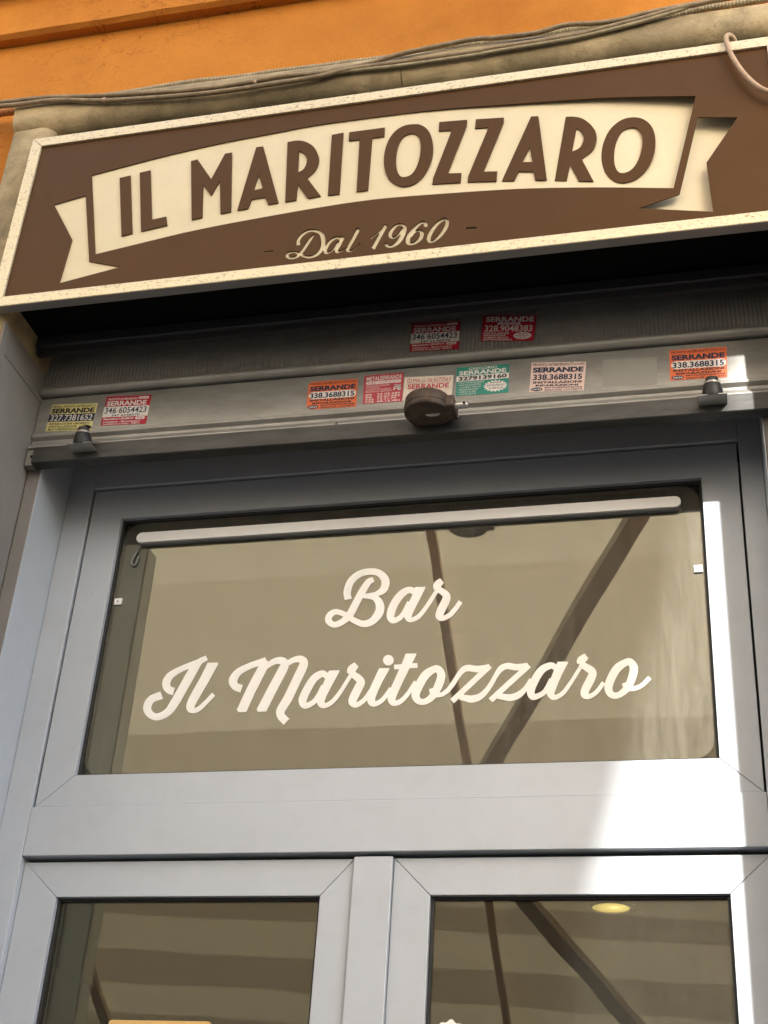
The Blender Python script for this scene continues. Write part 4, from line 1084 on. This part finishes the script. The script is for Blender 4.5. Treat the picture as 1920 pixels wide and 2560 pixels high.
# corrugated upper slat
bm = bmesh.new()
nrib = 190
zs = [3.352, 3.357, 3.3615, 3.43, 3.4345, 3.56]
cols = []
n = nrib * 6
for i in range(n + 1):
    x = SX0 + (SX1 - SX0) * i / n
    c = math.cos(2 * math.pi * i / 6)
    amp = 0.0013
    col = []
    for k, z in enumerate(zs):
        w = amp * c if k in (2, 3) else 0.0
        col.append(bm.verts.new((x, -0.158 - w, z - TL * x)))
    cols.append(col)
for i in range(n):
    for k in range(len(zs) - 1):
        bm.faces.new((cols[i][k], cols[i + 1][k], cols[i + 1][k + 1], cols[i][k + 1]))
ribbed = from_bm('ribbed_slat', bm, G, SH, True)
extrude_x('slat_bead', [(-0.150, 3.3555)] + arc(-0.1605, 3.3425, 0.0125, 80, 280, 10) + [(-0.150, 3.330)], SX0, SX1, G, SH, True, TL)
extrude_x('wide_slat', [(-0.148, 3.3260), (-0.157, 3.3262), (-0.1598, 3.3215), (-0.1600, 3.2230), (-0.1660, 3.2175), (-0.1665, 3.2110), (-0.1580, 3.2045), (-0.1560, 3.1950), (-0.148, 3.1950)], SX0, SX1, G, SH, True, TL)
extrude_x('lip', [(-0.150, 3.1948), (-0.163, 3.1940), (-0.1760, 3.1775), (-0.176, 3.1740), (-0.150, 3.1740)], SX0 + .004, -0.105, G, SH, False, TL)
extrude_x('lip', [(-0.150, 3.1948), (-0.163, 3.1940), (-0.1760, 3.1775), (-0.176, 3.1740), (-0.150, 3.1740)], -0.099, SX1 - .002, G, SH, False, TL)
extrude_x('bottom_bar', [(-0.1500, 3.1735), (-0.1780, 3.1735), (-0.1800, 3.1715), (-0.1800, 3.1320), (-0.1780, 3.1300), (-0.1500, 3.1300)], SX0 + .022, SX1 - .002, 'bar_steel', SH, False, TL)
extrude_x('bar_end', [(-0.150, 3.1730), (-0.1700, 3.1730), (-0.1700, 3.1305), (-0.150, 3.1305)], SX0 + .001, SX0 + .0215, G, SH, False, TL)
box('bar_end_slot', SX0 + .012, SX0 + .0195, -0.1712, -0.168, 3.1580, 3.1655, 'dark_void', SH)
for x0, x1 in ((JL + .0045, FX0 - .0035), (FX1 + .0035, JR - .0045)):
    box('guide_rail', x0, x1, -0.1452, -0.06, 0.0, 3.56, 'lining_paint', SH, .001)
# dark steel head rail across the top of the opening
extrude_x('head_rail', [(-0.200, 3.462), (-0.228, 3.462), (-0.230, 3.460), (-0.230, 3.4360), (-0.227, 3.4330), (-0.222, 3.4330), (-0.220, 3.4180), (-0.206, 3.4180), (-0.200, 3.4230)], JL + .004, JR - .004, 'black_steel', SH, False, 0.003)
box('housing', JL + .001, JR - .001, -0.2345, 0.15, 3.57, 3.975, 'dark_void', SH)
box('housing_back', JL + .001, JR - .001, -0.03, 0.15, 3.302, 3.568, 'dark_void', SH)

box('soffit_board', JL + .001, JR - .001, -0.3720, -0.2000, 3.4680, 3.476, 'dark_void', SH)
# round lock body on the bar
lk = Vector((0.1135, -0.222, 3.1480))
lock = lathe('lock_body', [(.0480, 0.0), (.0500, .0025), (.0500, .012), (.0510, .0125), (.0510, .0145), (.0500, .015), (.0495, .034), (.0470, .0375)], 'rusty_iron', SH, 44, Matrix.Translation(lk))
box('lock_shoulder', lk.x + .040, lk.x + .0605, lk.y - .026, lk.y + .03, lk.z + .001, lk.z + .030, 'rusty_iron', lock, .004)
bm = bmesh.new()
lathe_bm(bm, [(.0066, 0), (.0075, .001), (.0075, .028), (.0062, .0295)], 16, Matrix.Translation((lk.x + .058, lk.y - .003, lk.z + .015)) @ Matrix.Rotation(math.pi / 2, 4, 'Y'))
o = from_bm('bolt_pin', bm, 'bright_steel', lock)
smooth_by_angle(o)
lathe('pin_hole', [(.0028, 0), (.0028, .001)], 'dark_void', lock, 12, Matrix.Translation((lk.x + .080, lk.y - .0112, lk.z + .0155)) @ Matrix.Rotation(math.pi / 2, 4, 'X'))
key = []
for i in range(25):
    a = math.pi * i / 24
    key.append((lk.x + .012 + .016 * math.cos(a), lk.y - .004 + .010 * math.sin(a)))
bm = bmesh.new()
f = bm.faces.new([bm.verts.new((x, y, lk.z - .0012)) for x, y in key])
r_ = bmesh.ops.extrude_face_region(bm, geom=[f])
for v_ in r_['geom']:
    if isinstance(v_, bmesh.types.BMVert):
        v_.co.z += .0012
from_bm('keyhole_cover', bm, 'bright_steel', lock)
lathe('rivet', [(.0045, -.0012), (.007, -.0003), (.007, .0)], 'rusty_iron', lock, 16, Matrix.Translation((lk.x - .016, lk.y - .004, lk.z)))
box('lock_plate', lk.x - .042, lk.x + .058, -0.1830, -0.1802, 3.1640 - TL * .1, 3.1735 - TL * .1, G, SH, .0006)
box('lock_bracket', lk.x - .040, lk.x + .040, lk.y - .004, -0.181, 3.1530, 3.1800, 'rusty_iron', SH, .002)


# rubber stops bolted to the bar
def stop(x):
    z0 = 3.1545 - TL * x
    T = Matrix.Translation((x, -0.2015, z0)) @ Matrix.Rotation(math.radians(10), 4, 'X')
    st = lathe('rubber_stop', [(.0205, -.003), (.0212, .003), (.0205, .013), (.0172, .025), (.0138, .031), (.0134, .037), (.0122, .0415), (.0085, .0435)], 'rubber', SH, 30, T)
    lathe('strap', [(.0138, .0255), (.0178, .0260), (.0171, .0305), (.0136, .0305)], 'galvanised', st, 30, T, False)
    box('stop_plate', x - .030, x + .028, -0.2180, -0.1803, z0 - .0062, z0 - .0042, G, st, .0005)


stop(-0.692)
stop(0.703)

# ------------------------------------------------------------------ printed stickers
TEXT_CACHE = {}


def text_points(s, bold):
    key_ = (s, bold)
    if key_ not in TEXT_CACHE:
        cu = bpy.data.curves.new('t', 'FONT')
        cu.body = s
        cu.offset = bold
        cu.resolution_u = 3
        tmp = bpy.data.objects.new('tmp', cu)
        COL.objects.link(tmp)
        bpy.context.view_layer.update()
        me = bpy.data.meshes.new_from_object(tmp.evaluated_get(bpy.context.evaluated_depsgraph_get()))
        bpy.data.objects.remove(tmp)
        bpy.data.curves.remove(cu)
        vs_ = [(v_.co.x, v_.co.y) for v_ in me.vertices]
        fs = [tuple(p.vertices) for p in me.polygons]
        bpy.data.meshes.remove(me)
        x0 = min(a for a, b in vs_)
        x1 = max(a for a, b in vs_)
        y0 = min(b for a, b in vs_)
        y1 = max(b for a, b in vs_)
        TEXT_CACHE[key_] = ([((a - x0) / (x1 - x0), (b - y0) / max(1e-6, y1 - y0)) for a, b in vs_], fs)
    return TEXT_CACHE[key_]


def sticker(quad, label, bg, items, group=None, crop=None):
    """quad: TL, TR, BR, BL in (x, z) on the slat; items in unit coordinates, v down"""
    TLc, TRc, BRc, BLc = [Vector(q) for q in quad]

    def P(u, v, d):
        a = TLc.lerp(TRc, u)
        b = BLc.lerp(BRc, u)
        q = a.lerp(b, v)
        return Vector((q.x, YST - d, q.y))

    YST = -0.1602
    t = thing('sticker', label, 'sticker', P(.5, 1, 0), group)

    def flat(name, pts, faces, d, col, parent, th=0.0):
        me = bpy.data.meshes.new(name)
        vv = [P(u, v, d) for u, v in pts]
        if th:
            nb = len(vv)
            vv += [P(u, v, d - th) for u, v in pts]
            faces = [tuple(range(nb))] + [tuple(nb + i for i in reversed(range(nb)))] + [(i, nb + i, nb + (i + 1) % nb, (i + 1) % nb) for i in range(nb)]
        me.from_pydata(vv, [], faces)
        me.update()
        return adopt(link(name, me, col), parent)

    outline = crop or [(0, 0), (1, 0), (1, 1), (0, 1)]
    back = flat('paper', outline, None, 0.0006, ink('ink_' + bg[0], bg[1]), t, 0.0006)
    lev = 0.0007
    for it in items:
        kind = it[0]
        if kind == 'rect':
            _, u0, v0, u1, v1, c = it
            flat('colour_band', [(u0, v0), (u1, v0), (u1, v1), (u0, v1)], [(0, 1, 2, 3)], 0.00075, ink('ink_' + c[0], c[1]), t)
        elif kind == 'pill':
            _, u0, v0, u1, v1, c = it
            r = (v1 - v0) / 2
            pts = [(u0 + r * .62 - r * .62 * math.sin(a), (v0 + v1) / 2 - r * math.cos(a)) for a in [math.pi * i / 8 for i in range(9)]]
            pts += [(u1 - r * .62 + r * .62 * math.sin(a), (v0 + v1) / 2 + r * math.cos(a)) for a in [math.pi * i / 8 for i in range(9)]]
            flat('colour_band', pts, [tuple(range(len(pts)))], 0.00075, ink('ink_' + c[0], c[1]), t)
        elif kind in ('oval', 'burst'):
            _, u0, v0, u1, v1, c = it
            nn = 36
            pts = []
            for i in range(nn):
                a = 2 * math.pi * i / nn
                k = 1.0 if kind == 'oval' or i % 2 else 0.78
                pts.append(((u0 + u1) / 2 + (u1 - u0) / 2 * k * math.cos(a), (v0 + v1) / 2 + (v1 - v0) / 2 * k * math.sin(a)))
            flat('emblem', pts, [tuple(range(nn))], 0.00082, ink('ink_' + c[0], c[1]), t)
        else:
            _, s, u0, v0, u1, v1, c, bold = it
            vs_, fs = text_points(s, bold)
            nm = 'phone_number' if any(ch.isdigit() for ch in s) and len(s) > 6 else 'text_line'
            flat(nm, [(u0 + a * (u1 - u0), v1 - b * (v1 - v0)) for a, b in vs_], fs, 0.00095, ink('ink_' + c[0], c[1]), t)
    return t


BLK = ('black', (0.012, 0.012, 0.014))
NAVY = ('navy', (0.016, 0.022, 0.055))
WHT = ('white', (0.78, 0.75, 0.70))
RED = ('red', (0.45, 0.012, 0.03))
PRED = ('pale_red', (0.52, 0.055, 0.075))
ORG = ('orange', (0.80, 0.17, 0.055))
PNK = ('pink', (0.80, 0.60, 0.53))
YEL = ('yellow', (0.74, 0.67, 0.28))
GRN = ('green', (0.03, 0.26, 0.20))
CRM = ('cream', (0.80, 0.70, 0.58))
T_ = 'text'


def daniele(pill):
    L = [(T_, 'PRONTO INTERVENTO', .035, .045, .70, .125, BLK, .02), (T_, 'Daniele', .72, .02, .97, .11, BLK, .0),
         (T_, 'SERRANDE', .035, .175, .965, .355, NAVY, .05), (T_, '338.3688315', .05, .415, .95, .615, NAVY, .03),
         (T_, 'INSTALLAZIONI', .06, .655, .95, .735, BLK, .045), (T_, 'RIPARAZIONI', .11, .765, .89, .835, BLK, .045),
         (T_, 'MOTORIZZAZIONI', .28, .855, .965, .905, BLK, .035), (T_, 'SERRATURE -LUCCHETTI', .28, .93, .965, .985, BLK, .025),
         ('burst', .01, .85, .26, .995, NAVY), (T_, '24h24', .055, .895, .215, .95, WHT, .02)]
    return ([('pill', .025, .385, .985, .64, WHT)] if pill else []) + L


def roberto():
    return [('rect', 0, .36, 1, .72, WHT), (T_, 'PRONTO INTERVENTO', .05, .07, .70, .145, WHT, .02), ('pill', .72, .04, .95, .125, WHT), (T_, 'Roberto', .745, .055, .925, .115, RED, .0),
            (T_, 'SERRANDE', .04, .17, .92, .335, WHT, .03), (T_, '346 6054423', .03, .39, .95, .60, NAVY, .012), (T_, '347 6548570', .20, .635, .82, .705, NAVY, .02),
            (T_, 'Riparazioni URGENTI', .04, .755, .70, .835, WHT, .03), ('pill', .74, .74, .95, .83, WHT), (T_, '24 ore', .77, .755, .92, .815, RED, .02),
            (T_, 'Installazioni - Motorizzazioni', .05, .855, .86, .915, WHT, .01), (T_, 'Lucchetti di sicurezza - Fabbro', .05, .925, .86, .985, WHT, .01)]


GRP = 'repair stickers on the shutter slats'
sticker([(-0.8137, 3.3130), (-0.6968, 3.3054), (-0.7003, 3.2294), (-0.8175, 3.2376)], 'pale yellow repair sticker with a white number on a navy band', YEL,
        [(T_, 'NICOLA', .03, .05, .235, .125, BLK, .03), (T_, 'PRONTO INTERVENTO', .26, .05, .97, .125, BLK, .02), (T_, 'SERRANDE', .02, .155, .97, .345, BLK, .05), ('rect', 0, .37, 1, .655, NAVY),
         (T_, '327.7381652', .04, .40, .96, .63, WHT, .012), (T_, 'RIPARAZIONI URGENTI', .05, .70, .92, .775, BLK, .025), (T_, 'INSTALLAZIONI', .05, .805, .66, .88, BLK, .025),
         (T_, 'MOTORIZZAZIONI', .05, .905, .73, .98, BLK, .025), ('oval', .74, .80, .99, .985, BLK), ('oval', .755, .815, .975, .97, ('yellow_b', (0.74, 0.67, 0.281))), (T_, '24h24', .785, .86, .945, .925, BLK, .015)], GRP)
sticker([(-0.6767, 3.3221), (-0.5626, 3.3151), (-0.5649, 3.2342), (-0.6787, 3.2396)], 'red and white repair sticker beside the yellow sticker', RED, roberto(), GRP)
sticker([(0.0519, 3.4489), (0.1628, 3.4418), (0.1615, 3.3648), (0.0496, 3.3692)], 'red and white repair sticker in shade on the ribbed slat', RED, roberto(), GRP)
sticker([(0.2148, 3.4509), (0.3360, 3.4370), (0.3290, 3.3674), (0.2115, 3.3801)], 'all red repair sticker with a white oval on the ribbed slat', RED,
        [(T_, 'SERRANDE', .06, .04, .96, .25, WHT, .04), ('pill', .28, .265, .72, .36, WHT), (T_, 'CRISTIAN', .33, .28, .67, .345, RED, .01), (T_, '328.9048383', .05, .385, .95, .64, WHT, .015),
         (T_, 'INSTALLAZIONI', .04, .67, .52, .735, WHT, .025), (T_, 'RIPARAZIONI', .04, .755, .46, .82, WHT, .025), (T_, 'CAMBIO MOLLE', .04, .84, .51, .905, WHT, .025), (T_, 'MOTORIZZAZIONI', .04, .925, .58, .985, WHT, .025),
         ('oval', .61, .66, .95, .94, WHT), (T_, 'PRONTO', .69, .70, .87, .755, RED, .01), (T_, 'INTERVENTO', .65, .775, .91, .83, RED, .01), (T_, '24H24', .71, .85, .85, .9, RED, .01)], GRP)
sticker([(-0.1810, 3.3097), (-0.0660, 3.3069), (-0.0651, 3.2308), (-0.1802, 3.2342)], 'orange repair sticker with torn dark corners', ORG, daniele(True), GRP, [(.06, 0), (1, 0), (1, 1), (.08, 1), (0, .9), (0, .08)])
sticker([(-0.0511, 3.3134), (0.0391, 3.3128), (0.0393, 3.2341), (-0.0503, 3.2364)], 'faded red sticker with four phone numbers beside the lock', PRED,
        [(T_, 'METALSERRANDE', .06, .06, .96, .20, WHT, .015), ('pill', .05, .225, .95, .335, WHT), (T_, 'ALBERTO CIPOLLETTI', .09, .245, .91, .315, PRED, .0), (T_, 'RIPARAZIONI SERRANDE', .06, .365, .66, .415, WHT, .0), (T_, 'AUTOMAZIONI', .06, .435, .40, .485, WHT, .0),
         (T_, 'LUCCHETTI DI SICUREZZA', .06, .505, .70, .555, WHT, .0), (T_, 'PREVENTIVI GRATUITI', .06, .575, .72, .625, WHT, .0),
         ('rect', .78, .40, .95, .43, WHT), ('rect', .78, .46, .95, .49, WHT), ('rect', .78, .52, .95, .55, WHT), ('rect', .87, .40, .95, .60, ('white_b', (0.78, 0.75, 0.701))), ('rect', .76, .5, .79, .6, ('white_c', (0.78, 0.75, 0.702))),
         (T_, '06', .06, .665, .23, .73, WHT, .01), (T_, '55.03.689', .36, .665, .94, .73, WHT, .01), (T_, '06', .06, .75, .23, .815, WHT, .01), (T_, '65.67.682', .36, .75, .94, .815, WHT, .01),
         (T_, '336', .06, .835, .28, .90, WHT, .01), (T_, '73.31.79', .36, .835, .84, .90, WHT, .01), (T_, '338', .06, .92, .28, .98, WHT, .01), (T_, '88.15.481', .36, .92, .94, .98, WHT, .01)], GRP)
sticker([(0.0420, 3.2989), (0.1529, 3.2930), (0.1493, 3.2301), (0.0402, 3.2353)], 'cream sticker with red print half hidden by the round lock', CRM,
        [(T_, 'GI.MA', .06, .08, .33, .25, RED, .0), (T_, 'UFF.', .36, .17, .46, .25, RED, .0), (T_, '06.6572563', .48, .08, .95, .25, RED, .0), ('rect', .05, .285, .96, .297, RED), (T_, 'SERRANDE', .08, .32, .93, .53, PRED, .03),
         (T_, 'RIPARAZIONI', .22, .57, .78, .66, RED, .0), (T_, 'INSTALLAZIONI', .17, .70, .84, .79, RED, .0), (T_, 'MOTORIZZAZIONI', .13, .83, .88, .92, RED, .0)], GRP)
sticker([(0.1591, 3.3117), (0.2760, 3.3098), (0.2754, 3.2332), (0.1601, 3.2351)], 'green repair sticker with a white number band beside the lock pin', GRN,
        [(T_, 'GREGORIO', .23, .03, .77, .12, WHT, .015), (T_, 'SERRANDE', .05, .135, .95, .29, WHT, .03), ('rect', 0, .31, 1, .50, WHT), (T_, '3279139160', .04, .335, .96, .48, BLK, .035),
         (T_, '• MOTORIZZAZIONI', .03, .53, .53, .585, WHT, .0), (T_, '• INSTALLAZIONI', .03, .61, .47, .665, WHT, .0), (T_, '• CAMBIO MOLLE', .03, .69, .47, .745, WHT, .0), (T_, '• RIPARAZIONI', .03, .77, .42, .825, WHT, .0),
         (T_, '• SERRATURE', .03, .85, .38, .905, WHT, .0), (T_, '• LUCCHETTI', .03, .93, .38, .985, WHT, .0), ('burst', .51, .53, .99, .95, WHT), (T_, 'PRONTO', .65, .59, .85, .655, BLK, .01), (T_, 'INTERVENTO', .59, .685, .92, .75, BLK, .01), (T_, '24 ORE SU 24', .62, .785, .89, .85, BLK, .01)], GRP)
sticker([(0.3256, 3.3074), (0.4438, 3.2968), (0.4372, 3.2215), (0.3205, 3.2294)], 'pale pink repair sticker with navy and black print', PNK, daniele(False), GRP)
sticker([(0.6200, 3.3057), (0.7386, 3.3023), (0.7354, 3.2234), (0.6184, 3.2272)], 'clean orange repair sticker above the rubber stop by the sunlit slat', ORG, daniele(True), GRP)
ghost = thing('sticker_residue', 'grey residue square left by a peeled sticker on the slat', 'residue', (0.535, -0.1605, 3.22))
simple('residue', (0.265, 0.258, 0.225), 0.65)
sheet('glue_film', [[(0.4770, 3.2268), (0.5912, 3.2203), (0.5939, 3.2916), (0.4784, 3.2979)]], -0.1605, 0.0004, 'residue', ghost)

# ------------------------------------------------------------------ sign
SG = thing('shop_sign', 'brown sign with cream ribbon banner and raised block letters in a speckled trim', 'sign', (0, -0.39, 3.40))
SY = -0.400
ox0, ox1, oz0, oz1 = -0.8775, 0.8965, 3.4185, 3.9470
tw = 0.0275
ix0, ix1, iz0, iz1 = ox0 + tw, ox1 - tw, oz0 + tw, oz1 - tw
g_ = 0.0007
ty0, ty1 = SY - 0.006, SY + 0.018
prism('trim_bar', [(ox0 + g_, oz1), (ix0 + g_, iz1), (ix1 - g_, iz1), (ox1 - g_, oz1)], ty0, ty1, 'speckled_trim', SG, .0012)
prism('trim_bar', [(ox0 + g_, oz0), (ox1 - g_, oz0), (ix1 - g_, iz0), (ix0 + g_, iz0)], ty0, ty1, 'speckled_trim', SG, .0012)
prism('trim_bar', [(ox0, oz0), (ix0, iz0 + g_), (ix0, iz1 - g_), (ox0, oz1)], ty0, ty1, 'speckled_trim', SG, .0012)
prism('trim_bar', [(ox1, oz1), (ix1, iz1 - g_), (ix1, iz0 + g_), (ox1, oz0)], ty0, ty1, 'speckled_trim', SG, .0012)
box('trim_return', ox0 + .002, ox1 - .002, SY - .004, SY + .0195, oz0 - .0010, oz0 - .0002, 'trim_return', SG)
M_ = 0.002
loops = [[(ix0 - M_, iz0 - M_), (ix1 + M_, iz0 - M_), (ix1 + M_, iz1 + M_), (ix0 - M_, iz1 + M_)]]
for nm, ls in CUTS + SCRIPT:
    for lp in ls:
        loops.append([(x / 1e4, z / 1e4) for x, z in lp])
sheet('cut_panel', loops, SY, 0.003, 'brown_sheet', SG)
# cream backing, standing off further towards the right end
bm = bmesh.new()
xs = [ix0 + .004, -0.4, 0.10, 0.35, 0.50, 0.66, 0.76, ix1 - .004]
off = [0.0033, 0.0033, 0.0036, 0.0065, 0.011, 0.019, 0.028, 0.034]
fr = [[bm.verts.new((x, SY + d_, z)) for z in (iz0 + .004, iz1 - .004)] for x, d_ in zip(xs, off)]
bk = [[bm.verts.new((x, SY + d_ + .003, z)) for z in (iz0 + .004, iz1 - .004)] for x, d_ in zip(xs, off)]
for i in range(len(xs) - 1):
    bm.faces.new((fr[i][0], fr[i + 1][0], fr[i + 1][1], fr[i][1]))
    bm.faces.new((bk[i][0], bk[i][1], bk[i + 1][1], bk[i + 1][0]))
from_bm('backing_panel', bm, 'cream_sheet', SG, True)
for ch, ls in BLOCK:
    cx = sum(p[0] for p in ls[0]) / len(ls[0]) / 1e4
    k = max(i for i in range(len(xs) - 1) if xs[i] <= cx)
    yb_ = SY + off[k] + (off[k + 1] - off[k]) * (cx - xs[k]) / (xs[k + 1] - xs[k])
    sheet('letter', [[(x / 1e4, z / 1e4) for x, z in lp] for lp in ls], yb_ - 0.0034, 0.0030, 'brown_sheet', SG)

# black backing box behind the sign
box('sign_back', ox0 + .05, ox1 - .07, SY + .045, SY + .05, oz0 + .03, oz1 - .06, 'dark_void', SG)

# ------------------------------------------------------------------ cables along the top of the surround
def path(pts):
    return spline(pts, 6)


for nm, pts, r, mat, lab, cat, kw in CABLES:
    o = tube(nm, path(pts), r, mat, None, 12, **kw)
    tag(o, lab, cat, 'cables above the sign' if nm == 'cable' else None)
for (x, y, z), rad, lab in TIES:
    o = lathe('cable_tie', [(rad, -.003), (rad + .0016, -.003), (rad + .0016, .003), (rad, .003)], 'pale_cable', None, 18, Matrix.Translation((x, y, z)) @ Matrix.Rotation(math.pi / 2, 4, 'Y'), False)
    tag(o, lab, 'cable tie', 'cable ties on the cable run')
hk = tube('wall_hook', spline([(-1.106, -0.31, 4.262), (-1.098, -0.325, 4.255), (-1.090, -0.33, 4.235), (-1.083, -0.325, 4.215)], 5), 0.005, 'rubber')
tag(hk, 'bent black hook in the plaster above the painted conduit', 'hook')
